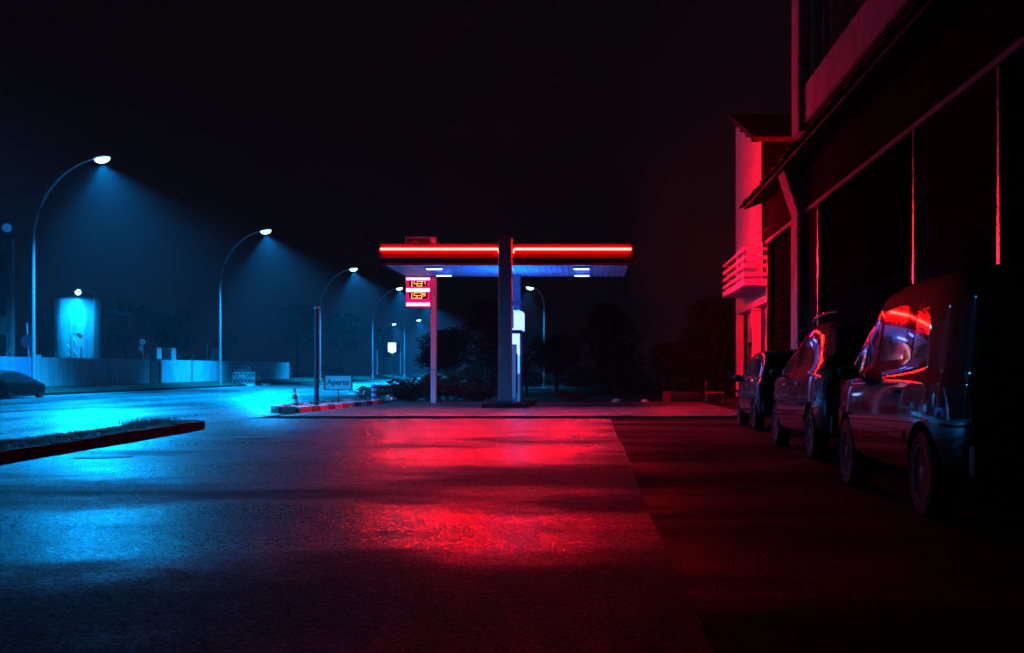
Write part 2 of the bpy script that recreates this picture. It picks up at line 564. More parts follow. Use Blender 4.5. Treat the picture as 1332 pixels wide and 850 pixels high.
# low drain channel in front of the step
dr = MB().box(-8.3, 4.3, 28.52, 28.655, -0.02, 0.010)
struct(dr.build('drain_channel', 'dark_steel'))
# rough ground behind the station
sheet('back_lot', 'soil', [-8.4, -2, 4.6, 30], [45.85, 60, 90, 200], lambda x, y: 0.02)

# far kerb of the street, stone by stone where they show, each 2.2 m long
kerb = link('street_kerb', None); struct(kerb)
ks = MB().bevbox(-0.09, 0.09, -1.09, 1.09, -0.2, 0.13, 0.02).mesh('kerb_stone', 'kerb_concrete')
kw = MB().bevbox(-0.09, 0.09, -1.09, 1.09, -0.2, 0.135, 0.02).mesh('kerb_stone', 'kerb_white')
for i in range(50):
    y = 42 + i * 2.2
    link('kerb_stone', kw if i in (23, 25) else ks, kerb, (-27.5, y, gz(y)))
# painted edge line on the street
ep = struct(link('edge_line', None))
for i in range(14):
    y = 50 + i * 9
    MB().add([(-26.7, y, 0.009 + gz(y)), (-26.55, y, 0.009 + gz(y)), (-26.55, y + 8.6, 0.009 + gz(y + 8.6)), (-26.7, y + 8.6, 0.009 + gz(y + 8.6))], [(0, 1, 2, 3)]).build('line_dash', 'road_paint', ep)

# ------------------------------------------------------------------ grassed median on the left
med = struct(link('median', None))
mpoly = [(-6.95, 13.4), (-7.72, 23.0), (-7.95, 23.5), (-8.45, 23.3), (-8.55, 22.6), (-7.95, 13.2), (-7.3, 7.5), (-6.45, 7.5)]
inner = [(-7.09, 13.4), (-7.86, 22.9), (-7.98, 23.2), (-8.3, 23.1), (-8.40, 22.5), (-7.8, 13.2), (-7.15, 7.6), (-6.6, 7.6)]
MB().prism(inner, -0.02, 0.13).build('median_soil', 'soil', med)
def kerb_run(pts, parent, step, mats, w=0.13, h=0.15, gap=0.03):
    """kerb stones laid end to end along a polyline"""
    k = 0
    for (a, b) in zip(pts, pts[1:]):
        a = Vector((*a, 0)); b = Vector((*b, 0))
        n = max(1, round((b - a).length / step))
        d = (b - a) / n
        rot = math.atan2(d.y, d.x)
        for i in range(n):
            l = d.length - gap
            me = MB().bevbox(-l / 2, l / 2, -w / 2, w / 2, -0.05, h, 0.018).mesh('kerb_stone', mats[k % len(mats)])
            link('kerb_stone', me, parent, a + d * (i + 0.5) + Vector((random.uniform(-.012, .012), 0, random.uniform(-.018, .008))), (random.uniform(-.02, .02), random.uniform(-.012, .012), rot + random.uniform(-.012, .012)))
            k += 1
kerb_run([(-6.38, 7.5), (-7.02, 13.4), (-7.79, 22.95), (-7.98, 23.36), (-8.36, 23.2), (-8.47, 22.55), (-7.87, 13.2), (-7.2, 7.5)], med, 0.95, ['kerb_concrete'])
# grass blades
g = MB()
for i in range(9000):
    t = random.random()
    y = 7.6 + t * 15.3
    xc = -6.9 - 0.085 * (y - 7.6) + random.uniform(-0.42, 0.40)
    tall = 0.35 if (20.2 < y < 22.2 and random.random() < .7) else 1
    h = random.uniform(0.02, 0.075) * (2.6 if tall != 1 else 1)
    a = random.uniform(0, math.pi)
    w = 0.006
    dx, dy = math.cos(a) * w, math.sin(a) * w
    lx, ly = random.uniform(-.06, .06), random.uniform(-.06, .06)
    g.add([(xc - dx, y - dy, .12), (xc + dx, y + dy, .12), (xc + lx * .5 + dx * .7, y + ly * .5 + dy * .7, .12 + h * .6), (xc + lx, y + ly, .12 + h)], [(0, 1, 2), (0, 2, 3)])
go = g.build('grass', 'grass')
go['kind'] = 'stuff'; go['label'] = 'dry grass growing on the kerbed median strip'; go['category'] = 'grass'

# manhole covers / patches in the wet lot
def manhole(x, y, label):
    t = thing('manhole_cover', label, 'manhole cover', (x, y, 0.004))
    MB().lathe([(0.36, -0.02), (0.36, 0.004), (0.33, 0.008), (0.30, 0.008)], 28, (x, y, 0.004)).build('frame', 'dark_steel', t, True)
    MB().lathe([(0.295, -0.01), (0.295, 0.010), (0.27, 0.014), (0.05, 0.014)], 28, (x, y, 0.004)).build('lid', 'dark_steel', t, True)
manhole(-6.2, 14.6, 'round iron manhole cover beside the kerb of the grassed median')
manhole(-5.65, 19.2, 'round iron manhole cover in the asphalt past the end of the median')

# ------------------------------------------------------------------ station island with red and white kerb
isl = thing('traffic_island', 'kerbed gravel island with red and white painted kerb stones', 'traffic island', (-8.6, 38, 0))
ipoly = [(-8.15, 33.2), (-7.95, 43.2), (-8.3, 44.2), (-9.2, 44.2), (-9.6, 42), (-9.3, 33.6), (-8.8, 32.6), (-8.35, 32.6)]
cx0, cy0 = -8.75, 38
ip2 = [(cx0 + (x - cx0) * 0.86, cy0 + (y - cy0) * 0.975) for x, y in ipoly]
MB().prism(ip2, 0.0, 0.12).build('gravel_bed', 'kerb_concrete', isl)
def isl_kerb(pts):
    k = 0
    o = worg(isl)
    for (a, b) in zip(pts, pts[1:]):
        a = Vector((*a, 0)); b = Vector((*b, 0))
        n = max(1, round((b - a).length / 0.9)); d = (b - a) / n
        for i in range(n):
            l = d.length - 0.012
            me = MB().bevbox(-l / 2, l / 2, -0.09, 0.09, 0.0, 0.19, 0.02).mesh('kerb_stone', ['kerb_red', 'kerb_white'][k % 2])
            link('kerb_stone', me, isl, a + d * (i + .5) - o, (0, 0, math.atan2(d.y, d.x)))
            k += 1
isl_kerb([(-8.8, 32.6), (-8.35, 32.6), (-8.15, 33.2), (-7.95, 43.2), (-8.3, 44.2), (-9.2, 44.2), (-9.6, 42), (-9.3, 33.6), (-8.8, 32.6)])
gv = MB()
for i in range(1500):
    y = random.uniform(32.9, 43.6); x = random.uniform(-9.25, -8.15)
    r = random.uniform(0.012, 0.035)
    gv.cbox((x, y, 0.125 + r * .3), (r * 1.6, r * 1.3, r), 0, Matrix.Rotation(random.random() * 3, 3, 'Z') @ Matrix.Rotation(random.uniform(-.5, .5), 3, 'X'))
gvo = gv.build('pebbles', 'pebble', isl); gvo['kind'] = 'stuff'

# dark post on the island
po = thing('steel_post', 'tall dark steel post standing on the gravel island beside the traffic cone', 'post', (-8.62, 36.0, 0.1))
MB().lathe([(0.075, 0.0), (0.075, 3.05)], 14, (-8.62, 36, 0.1)).build('shaft', 'dark_steel', po, True)
MB().lathe([(0.088, 3.05), (0.088, 3.12), (0.05, 3.15)], 14, (-8.62, 36, 0.1)).build('cap', 'rail_steel', po, True)
MB().lathe([(0.16, 0.0), (0.16, 0.03), (0.10, 0.04)], 14, (-8.62, 36, 0.1)).build('base_flange', 'dark_steel', po, True)

# traffic cone
cn = thing('traffic_cone', 'orange traffic cone with pale bands standing before the gravel island', 'traffic cone', (-9.28, 35.9, 0.004 + 0.0))
b0 = (-9.28, 35.9, 0.006)
MB().bevbox(b0[0] - .2, b0[0] + .2, b0[1] - .2, b0[1] + .2, 0.006, 0.04, 0.012).build('base', 'black_rubber', cn)
MB().lathe([(0.15, .034), (0.115, .22)], 18, b0).build('cone_body', 'cone_orange', cn, True)
MB().lathe([(0.115, .22), (0.092, .34)], 18, b0).build('reflective_band', 'kerb_white', cn, True)
MB().lathe([(0.092, .34), (0.067, .47)], 18, b0).build('cone_body', 'cone_orange', cn, True)
MB().lathe([(0.067, .47), (0.050, .56)], 18, b0).build('reflective_band', 'kerb_white', cn, True)
MB().lathe([(0.050, .56), (0.024, .69), (0.018, .70)], 18, b0).build('cone_body', 'cone_orange', cn, True)

def blob(r, seed, sq=(1, 1, .6), sub=2):
    bm = bmesh.new(); bmesh.ops.create_icosphere(bm, subdivisions=sub, radius=r)
    rd = random.Random(seed)
    for v in bm.verts:
        s = 1 + rd.uniform(-.22, .22)
        v.co = Vector((v.co.x * sq[0], v.co.y * sq[1], v.co.z * sq[2])) * s
    bm.verts.index_update()
    m = MB().add([v.co for v in bm.verts], [[q.index for q in f.verts] for f in bm.faces])
    bm.free()
    return m
o = blob(0.26, 3, (1.4, 1, .45)).build('rock', 'pebble'); o.location = (-9.75, 36.6, 0.06)
tag(o, 'pale flat stone lying left of the traffic cone', 'rock')

# Aperto sign
sg = thing('open_sign', 'framed pale sign reading Aperto on a thin post on the island', 'sign', (-8.12 - .02, 37.0, 0.12))
sx0, sx1, sy, sz0, sz1 = -8.58, -7.745, 37.0, 0.645, 1.075
MB().box(sx0, sx1, sy - .015, sy + .015, sz0, sz1).build('panel', 'sign_white', sg)
fr = MB()
for (a, b, c, d) in ((sx0 - .035, sx1 + .035, sz1, sz1 + .035), (sx0 - .035, sx1 + .035, sz0 - .035, sz0), (sx0 - .035, sx0, sz0, sz1), (sx1, sx1 + .035, sz0, sz1)):
    fr.box(a, b, sy - .028, sy + .02, c, d)
fr.build('frame', 'dark_steel', sg)
MB().tube([(-8.16, sy, 0.10), (-8.16, sy, sz0 - .03)], 0.022).build('post', 'dark_steel', sg, True)
tcv = bpy.data.curves.new('lettering', 'FONT')
tcv.body = 'Aperto'; tcv.size = 0.245; tcv.align_x = 'CENTER'; tcv.align_y = 'CENTER'; tcv.extrude = 0.002; tcv.offset = 0.004
to = bpy.data.objects.new('lettering', tcv); COL.objects.link(to)
dg = bpy.context.evaluated_depsgraph_get()
tme = bpy.data.meshes.new_from_object(to.evaluated_get(dg))
bpy.data.objects.remove(to)
tme.materials.clear(); tme.materials.append(M('sign_ink'))
link('lettering', tme, sg, Vector(((sx0 + sx1) / 2, sy - .019, (sz0 + sz1) / 2)) - worg(sg), (R(90), 0, 0))

# blue and white banded bollard
bl = thing('bollard', 'short bollard with blue and white bands at the far end of the island', 'bollard', (-8.2, 43.2, 0.12))
for k in range(6):
    MB().lathe([(0.095, k * .1), (0.095, k * .1 + .099)], 16, (-8.2, 43.2, 0.12)).build('band', ['kerb_white', 'bollard_blue'][k % 2], bl, True)
MB().lathe([(0.095, .6), (0.07, .635), (0.02, .645)], 16, (-8.2, 43.2, 0.12)).build('cap', 'bollard_blue', bl, True)

# ================================================================== FILLING STATION
CX0, CX1, CY0, CY1 = -6.80, 1.22, 37.2, 41.7
CZ0, CZ1 = 4.64, 5.32
cp = thing('station_canopy', 'flat filling station canopy outlined by a red neon tube', 'canopy', (-2.8, 39.4, 0.055))
def fascia(axis, a0, a1, at, out):
    """two-tier fascia: upper band set slightly proud of the lower one"""
    lo, mid, hi = CZ0, 4.84, CZ1
    if axis == 'x':
        MB().box(a0, a1, *sorted((at, at + out * .06)), lo, mid).build('fascia_lower', 'fascia_metal', cp)
        MB().box(a0 - .03, a1 + .03, *sorted((at - out * .02, at + out * .10)), mid + .02, hi).build('fascia_upper', 'fascia_metal', cp)
    else:
        MB().box(*sorted((at, at + out * .06)), a0, a1, lo, mid).build('fascia_lower', 'fascia_metal', cp)
        MB().box(*sorted((at - out * .02, at + out * .10)), a0, a1, mid + .02, hi).build('fascia_upper', 'fascia_metal', cp)
fascia('x', CX0, CX1, CY0, -1)
fascia('x', CX0, CX1, CY1, 1)
fascia('y', CY0 + .003, CY1 - .003, CX0, -1)
fascia('y', CY0 + .003, CY1 - .003, CX1, 1)
MB().box(CX0 + .02, CX1 - .02, CY0 + .02, CY1 - .02, 5.05, 5.25).build('roof_deck', 'fascia_metal', cp)
# ceiling of narrow slats running front to back
nsl = 40
sw = (CX1 - CX0 - .12) / nsl
slm = MB().bevbox(-sw / 2 + .008, sw / 2 - .008, -(CY1 - CY0) / 2 + .07, (CY1 - CY0) / 2 - .07, 0, .03, .006).mesh('ceiling_slat', 'ceiling_slat')
for i in range(nsl):
    link('ceiling_slat', slm, cp, Vector((CX0 + .06 + sw * (i + .5), (CY0 + CY1) / 2, CZ0 + .02 + (i % 2) * .004)) - worg(cp))
MB().box(CX0 + .04, CX1 - .04, CY0 + .04, CY1 - .04, CZ0 + .06, CZ0 + .08).build('ceiling_backing', 'soffit_dark', cp)
# neon tubes along the front (broken at the pillar), plus an added unseen rear one
NZ = 5.145
def neon(path):
    MB().tube(path, 0.040, 8).build('neon_tube', 'neon_red', cp, True)
ny = CY0 - .148
neon([(CX0 - .02, ny, NZ), (-3.06, ny, NZ), (-3.02, ny, NZ - .03), (-3.0, ny + .01, NZ - .12)])
neon([(-2.55, ny + .01, NZ - .12), (-2.53, ny, NZ - .03), (-2.49, ny, NZ), (CX1 + .02, ny, NZ)])
MB().box(CX1 + .098, CX1 + .135, CY0 + .16, CY0 + .24, 4.862, 5.31).build('fascia_end_trim', 'fascia_metal', cp)
lt_ = MB().box(CX1 + .102, CX1 + .13, CY0 + .25, CY1 - .25, 4.87, 5.09).build('lamp_tray', 'fascia_metal', cp)
xq = CX1 + .1325
MB().add([(xq, CY0 + .28, 4.885), (xq, CY1 - .28, 4.885), (xq, CY1 - .28, 5.075), (xq, CY0 + .28, 5.075)], [(0, 1, 2, 3)]).build('lit_fascia_panel', 'fascia_red', lt_)
MB().tube([(CX0 + .2, CY1 + .148, NZ), (CX1 - .2, CY1 + .148, NZ)], .04, 8).build('neon_tube', 'neon_rear_fill', cp, True)  # dim tube out of view, added to light the totem pole
br = MB()
for i in range(13):
    x = CX0 + .3 + i * .62
    if -3.3 < x < -2.3: continue
    br.box(x - .012, x + .012, CY0 - .125, CY0 - .095, NZ - .015, NZ + .015)
br.build('tube_clips', 'dark_steel', cp)
# ceiling light fixtures
for (x, y) in ((-5.2, 37.85), (-5.2, 40.3), (-.37, 37.85), (-.38, 40.3)):
    t = MB().box(x - .27, x + .27, y - .09, y + .09, CZ0 - .055, CZ0 + .018).build('light_fixture', 'white_enamel', cp)
    MB().box(x - .25, x + .25, y - .07, y + .07, CZ0 - .085, CZ0 - .057).build('tube_diffuser', 'fixture', t)
# pillars
t = MB().bevbox(-2.99, -2.575, 36.55, 36.95, 0.2, 5.46, .015).build('pillar', 'pillar_paint', cp)
MB().box(-3.03, -2.535, 36.51, 36.99, 0.2, 0.28).build('foot_plate', 'dark_steel', t)
MB().bevbox(-2.86, -2.55, 40.7, 41.0, 0.2, CZ0 + .02, .015).build('pillar', 'pillar_paint', cp)
MB().box(-2.9, -2.51, 40.66, 41.04, 3.62, 3.72).build('pillar_band', 'dark_steel', cp)
# pump island
pi = thing('pump_island', 'low concrete kerb island carrying the fuel pump and pillars', 'kerb island', (-2.75, 39, 0.055))
MB().bevbox(-3.5, -2.03, 36.35, 41.6, 0.05, 0.205, .03).build('slab', 'kerb_concrete', pi)
MB().box(-3.512, -2.018, 36.338, 41.612, 0.06, 0.13).build('rubber_edge', 'black_rubber', pi)
# pump
pu = thing('fuel_pump', 'tall fuel pump with glowing white header behind the front pillar', 'fuel pump', (-2.72, 38.9, 0.205))
MB().bevbox(-3.05, -2.40, 38.35, 39.5, 0.206, 2.5, .03).build('cabinet', 'white_enamel', pu)
MB().box(-3.02, -2.43, 38.328, 38.348, 1.75, 2.47).build('display_panel', 'pump_light', pu)
MB().box(-3.02, -2.43, 38.33, 38.346, 1.15, 1.735).build('side_glow_panel', 'pump_glow', pu)
MB().box(-3.08, -2.37, 38.3, 39.55, 2.503, 2.60).build('collar', 'dark_steel', pu)
t = MB().bevbox(-3.08, -2.34, 38.28, 39.6, 2.603, 3.22, .03).build('header_box', 'pump_light', pu)
MB().box(-3.1, -2.62, 38.2, 38.27, 2.65, 3.4).build('header_fin', 'white_enamel', t)
MB().box(-2.95, -2.45, 38.5, 39.4, 3.222, 3.25).build('fill_strip', 'header_fill', t)  # strip out of view, added to light the ceiling above the pump
for (hx, hy) in ((-2.30, 38.5), (-2.30, 39.1), (-3.14, 38.6)):
    s = 1 if hx > -2.7 else -1
    pth = []
    for k in range(15):
        u = k / 14
        pth.append((hx - s * .06 + s * .17 * math.sin(u * math.pi), hy - .1 * u, 1.25 - 1.0 * math.sin(u * math.pi) ** 1.4 + .25 * u))
    MB().tube(pth, .02, 6).build('hose', 'black_rubber', pu, True)
    n = MB().cbox((hx + .02 * s, hy - .12, 1.42), (.08, .07, .22)).tube([(hx + .03 * s, hy - .12, 1.5), (hx + .03 * s, hy - .24, 1.56), (hx + .03 * s, hy - .32, 1.48)], .014, 6)
    n.build('nozzle', 'black_rubber', pu)
# payment terminal in front of the pump
pt = thing('payment_terminal', 'slim blue payment terminal beside the front pillar of the canopy', 'payment terminal', (-2.58, 37.65, 0.205))
MB().bevbox(-2.72, -2.485, 37.5, 37.8, 0.206, 2.1, .02).build('housing', 'blue_enamel', pt)
MB().box(-2.70, -2.505, 37.478, 37.498, 0.34, 2.06).build('front_panel', 'terminal_glow', pt)
for z in (0.75, 1.15, 1.6): MB().box(-2.716, -2.72 + .03, 37.470, 37.477, z, z + .05).build('bolt', 'dark_steel', pt)
MB().box(-2.483, -2.455, 37.55, 37.75, 0.5, 1.8).build('side_trim', 'dark_steel', pt)

# ------------------------------------------------------------------ price totem
tt = thing('price_totem', 'tall price sign with red lit panel showing 1.437 and 1.539', 'price sign', (-6.1, 44.2, 0.02))
TY = 44.2
px = lambda p: (p - 771) / 1500 * (TY - .12)
pz = lambda p: 1 + (492 - p) / 1500 * (TY - .12)
MB().bevbox(px(560), px(567), TY - .1, TY + .14, 0.02, pz(308), .012).build('pole', 'totem_paint', tt)
MB().box(px(560) - .004, px(567) + .004, TY - .104, TY + .144, 1.32, 1.34).build('pole_joint', 'dark_steel', tt)
X0, X1 = px(527), px(559.6)
MB().box(X0 + .02, X1, TY - .06, TY + .12, pz(400), pz(309.5)).build('cabinet', 'totem_red', tt)
f = MB()
for (a, b, c, d) in ((X0, X1, pz(309.5), pz(308)), (X0, X0 + .03, pz(400.5), pz(309.5)), (X0, X1, pz(401), pz(400))):
    f.box(a, b, TY - .085, TY + .13, c, d)
f.build('frame', 'totem_paint', tt)
# round mark on the unlit upper part
rg = []
for k in range(25):
    a = 2 * math.pi * k / 24
    rg.append((px(538.5) + .15 * math.cos(a), TY - .066, pz(319) + .15 * math.sin(a)))
MB().tube(rg, .014, 6, False).build('round_mark', 'totem_paint', tt, True)
lp = MB().box(X0 + .045, X1 - .01, TY - .09, TY - .062, pz(399), pz(361)).build('lit_panel', 'price_red', tt)
for (a, b) in ((361.4, 364.6), (375.3, 379.8), (394.0, 398.2)):
    MB().bevbox(px(528.4), px(559), TY - .105, TY - .092, pz(b), pz(a), .005).build('light_bar', 'price_bar', lp)
SEG = {'0': 'abcdef', '1': 'bc', '3': 'abcdg', '4': 'bcfg', '5': 'acdfg', '7': 'abc', '9': 'abcdfg'}
def digit(ch, x, z, w, h, th, parent):
    d = MB(); sl = .10
    def bar(xa, za, xb, zb):
        xa += za * sl; xb += zb * sl
        dx, dz = xb - xa, zb - za
        l = math.hypot(dx, dz); nx, nz = -dz / l * th / 2, dx / l * th / 2
        ux, uz = dx / l * th * .35, dz / l * th * .35
        p = [(xa - ux + nx, za - uz + nz), (xb + ux + nx, zb + uz + nz), (xb + ux - nx, zb + uz - nz), (xa - ux - nx, za - uz - nz)]
        v = [(x + q[0], TY - .111, z + q[1]) for q in p] + [(x + q[0], TY - .104, z + q[1]) for q in p]
        d.add(v, [(0, 1, 2, 3), (7, 6, 5, 4), (0, 4, 5, 1), (1, 5, 6, 2), (2, 6, 7, 3), (3, 7, 4, 0)])
    S = {'a': (0, h, w, h), 'b': (w, h, w, h / 2), 'c': (w, h / 2, w, 0), 'd': (0, 0, w, 0), 'e': (0, 0, 0, h / 2), 'f': (0, h / 2, 0, h), 'g': (0, h / 2, w, h / 2)}
    for s in SEG[ch]: bar(*S[s])
    d.build('digit', 'digit_amber', parent)
for (yt, yb, txt) in ((365.6, 372.8, '1437'), (380.6, 388.6, '1539')):
    sc_ = MB().box(px(531.8), px(556), TY - .1025, TY - .092, pz(yb), pz(yt)).build('price_display', 'window_dark', lp)
    H = pz(yt) - pz(yb) - .03; zb = pz(yb) + .012
    th = .027
    digit('1', px(535.2) - .10, zb, .10, H, th, sc_)
    digit(txt[1], px(538.2), zb, .125, H, th, sc_)
    digit(txt[2], px(544.2), zb, .125, H, th, sc_)
    digit(txt[3], px(550.4), zb + H * .42, .07, H * .55, th * .75, sc_)
    MB().box(px(536.2), px(537.2), TY - .111, TY - .104, zb - .008, zb + .022).build('decimal_point', 'digit_amber', sc_)
    MB().box(px(532), px(555.8), TY - .104, TY - .092, pz(yb) - .022, pz(yb) - .008).build('display_trim', 'totem_paint', lp)

# ================================================================== STREET LAMPS
def street_lamp(y, xh, zh, label, power, lens='street_lens', group='street lamps along the far kerb', arm=3.4, rise=4.2, side=-1, beam=True, ang=113, tilt=1.1):
    """tapered pole that bends over in one long arc and carries a flat luminaire"""
    xp = xh + side * arm
    zb = gz(y) if xp < -8 else 0.0
    t = thing('street_lamp', label, 'street lamp', (xp, y, zb), group)
    pts = [(xp, y, zb)]
    zc = zh - rise
    rs = [.11]
    for k in range(1, 6):
        pts.append((xp, y, zb + (zc - zb) * k / 5)); rs.append(.11 - .03 * k / 5)
    for k in range(1, 13):
        a = k / 12 * R(76)
        pts.append((xp - side * (arm - .45) * (1 - math.cos(a)) / (1 - math.cos(R(76))), y, zc + (rise - .08) * math.sin(a) / math.sin(R(76)))); rs.append(.08 - .035 * k / 12)
    MB().tube(pts, rs, 8).build('pole', 'galvanised', t, True)
    MB().lathe([(.2, 0), (.2, .03), (.13, .05), (.13, .5), (.112, .52)], 12, (xp, y, zb)).build('pole_base', 'galvanised', t, True)
    MB().lathe([(.098, 0), (.098, .05)], 12, (xp, y, zc)).build('pole_collar', 'galvanised', t, True)
    rm = Matrix.Rotation(side * R(8), 3, 'Y')
    hb = MB().cbox((xh, y, zh), (.85, .30, .10), 0, rm).cbox((xh - .05, y, zh + .07), (.55, .2, .06), 0, rm)
    head = hb.build('lamp_head', 'galvanised', t)
    # bowl lens under the head
    bm = bmesh.new(); bmesh.ops.create_uvsphere(bm, u_segments=14, v_segments=8, radius=1)
    bm.verts.index_update()
    m = MB().add([rm @ Vector((v.co.x * .38, v.co.y * .25, min(v.co.z, 0.1) * .21)) + Vector((xh + .02, y, zh - .065)) for v in bm.verts], [[q.index for q in f.verts] for f in bm.faces])
    bm.free()
    m.build('lens', lens, head, True)
    if beam:
        spot('lamp_beam', (xh + .02, y, zh - .26), (xh + .02 - side * tilt, y, zh - 5), power, ang, .75, LAMP_BLUE, t, .16)
        # road optics: a flatter throw along the wet street
        spot('lamp_throw', (xh + .02, y, zh - .26), (xh - side * 15, y - 46, zh - 24), power * .32, 34, .8, LAMP_BLUE, t, .16)
    return t
P0 = 370000
street_lamp(28.0, -24.4, 12.0, 'street lamp beyond the left edge, nearest the camera', P0, ang=128)
street_lamp(57.3, -24.4, 11.96, 'largest bright street lamp at the left, on a tall arched pole', P0)
street_lamp(86.0, -24.4, 12.02, 'second street lamp along the street, rising by the grey wall', P0)
street_lamp(117.5, -24.4, 12.16, 'third street lamp, its pole behind the dark steel post', P0)
street_lamp(145.5, -24.4, 12.37, 'fourth street lamp, its head just left of the price sign', P0)
street_lamp(170.0, -24.4, 12.4, 'fifth street lamp, its head behind the price sign', P0)
street_lamp(214.0, -32.3, 11.8, 'small far street lamp just below the price sign', P0 * .8)
street_lamp(232.0, -40.0, 11.9, 'small far street lamp left of the price sign pole and above the lit sign', P0 * .8)
street_lamp(118.0, -6.45, 10.3, 'street lamp facing left, seen right of the canopy pillar', P0 * .25, side=1, arm=1.5, rise=2.0, group='lone lamps', ang=100)
street_lamp(190.0, 21.6, 11.0, 'tiny distant street lamp left of the red balcony', 2500, lens='far_lens', side=1, arm=2, rise=2.2, group='lone lamps')

# lit blue-white box sign on a post by the street
ls = thing('lit_sign', 'small glowing blue-white sign box on a post by the street', 'lit sign', (-17.4, 100, gz(100)))
MB().prism([(-17.72, 99.85), (-17.08, 99.85), (-17.08, 100.1), (-17.72, 100.1)], 3.3, 4.05).build('sign_box', 'lit_sign', ls)
MB().box(-17.76, -17.04, 99.88, 100.13, 4.05, 4.1).build('top_cap', 'galvanised', ls)
MB().add([(-17.72, 99.86, 3.3), (-17.4, 99.86, 3.15), (-17.08, 99.86, 3.3), (-17.72, 100.09, 3.3), (-17.4, 100.09, 3.15), (-17.08, 100.09, 3.3)], [(0, 1, 2), (5, 4, 3), (0, 3, 4, 1), (1, 4, 5, 2), (0, 2, 5, 3)]).build('sign_point', 'lit_sign', ls)
MB().tube([(-17.4, 100.2, gz(100)), (-17.4, 100.2, 4.3)], .05).build('post', 'galvanised', ls, True)

# ================================================================== LEFT SIDE OF THE STREET
wl = thing('boundary_wall', 'long grey panelled wall along the far side of the street', 'wall', (-30, 62.4, 0.5))
def wall_panels(parent, y0, y1, w, mat, x=-30.0, h=1.54):
    n = round((y1 - y0) / w)
    w = (y1 - y0) / n
    for i in range(n):
        a, b = y0 + w * i + .012, y0 + w * (i + 1) - .012
        off = random.uniform(-.012, .012)
        za, zb2 = wall_base(a), wall_base(b)
        v = [(x - .1 + off, a, za - .3), (x + .1 + off, a, za - .3), (x + .1 + off, b, zb2 - .3), (x - .1 + off, b, zb2 - .3),
             (x - .1 + off, a, za + h), (x + .1 + off, a, za + h), (x + .1 + off, b, zb2 + h), (x - .1 + off, b, zb2 + h)]
        MB().add(v, [(0, 3, 2, 1), (4, 5, 6, 7), (0, 1, 5, 4), (1, 2, 6, 5), (2, 3, 7, 6), (3, 0, 4, 7)]).build('panel', mat, parent)
wall_panels(wl, 62.4, 77.9, 2.2, 'wall_panel')
wall_panels(wl, 79.8, 113.6, 2.4, 'wall_panel')
# the end face of the wall towards the camera has a thicker post
MB().bevbox(-30.2, -29.8, 61.95, 62.35, .3, 2.25, .02).build('end_post', 'wall_panel', wl)
for y in (77.98, 79.72): MB().bevbox(-30.17, -29.83, y - .07, y + .07, .4, wall_base(y) + 1.6, .02).build('gate_post', 'dark_steel', wl)
MB().box(-30.05, -29.95, 78.06, 79.64, .5, 2.2).build('gate_leaf', 'dark_steel', wl)
for y in (64.2, 68.9, 77.3, 81.0, 83.0, 86.0, 90.5, 97.0, 103):
    z = wall_base(y) + 1.54
    MB().tube([(-30.0, y, z - .4), (-30.0, y, z), (-29.72, y, z + .42)], .028, 6).build('outrigger', 'galvanised', wl)
wb2 = thing('blue_boundary_wall', 'painted blue wall left of the tall lamp pole', 'wall', (-30, 54, .5))
wall_panels(wb2, 47, 61.8, 2.1, 'blue_wall')
for y in (56.6, 58.9):
    z = wall_base(y) + 1.54
    MB().tube([(-30.0, y, z - .4), (-30.0, y, z), (-29.72, y, z + .42)], .028, 6).build('outrigger', 'galvanised', wb2)

# storage tank with ribs, floodlight
tk = thing('storage_tank', 'upright pale metal storage tank lit by a floodlight behind the wall', 'tank', (-32.7, 73.2, .7))
MB().lathe([(1.34, 0), (1.34, 5.25), (1.25, 5.33), (.3, 5.5)], 40, (-32.7, 73.2, .7)).build('shell', 'tank_metal', tk, True)
for a in range(0, 360, 30):
    c, s = math.cos(R(a + 8)), math.sin(R(a + 8))
    MB().cbox((-32.7 + 1.345 * c, 73.2 + 1.345 * s, .7 + 2.6), (.02, .05, 5.2), 0, Matrix.Rotation(R(a + 8), 3, 'Z')).build('seam', 'tank_metal', tk)
MB().lathe([(1.36, 2.55), (1.36, 2.62)], 40, (-32.7, 73.2, .7)).build('hoop', 'tank_metal', tk, True)
sh = thing('metal_shed', 'dim corrugated shed standing behind the storage tank', 'shed', (-34, 79, .7))
for i in range(8):
    x = -37.4 + i * .62
    MB().bevbox(x + .01, x + .60, 76.8 + (i % 2) * .03, 77.0, .7, 5.4, .01).build('cladding_panel', 'far_facade', sh)
MB().box(-37.5, -32.3, 76.7, 81, 5.42, 5.6).build('roof', 'far_facade', sh)
fl = thing('flood_light', 'bright floodlight on a pole in front of the storage tank', 'floodlight', (-31.35, 70.9, .7))
MB().tube([(-30.9, 71.6, .7), (-30.9, 71.6, 6.3), (-31.3, 70.5, 6.4)], .05).build('pole', 'dark_steel', fl, True)
MB().cbox((-31.42, 70.4, 6.32), (.36, .3, .10), 0, Matrix.Rotation(R(20), 3, 'Y')).build('lamp_head', 'dark_steel', fl)
bm = bmesh.new(); bmesh.ops.create_uvsphere(bm, u_segments=12, v_segments=8, radius=.17); bm.verts.index_update()
MB().add([v.co + Vector((-31.42, 70.4, 6.24)) for v in bm.verts], [[q.index for q in f.verts] for f in bm.faces]).build('lens', 'street_lens', fl, True); bm.free()
spot('lamp_beam', (-31.42, 70.1, 6.1), (-31.9, 71.4, 2.5), 8000, 150, .8, LAMP_BLUE, fl, .10)
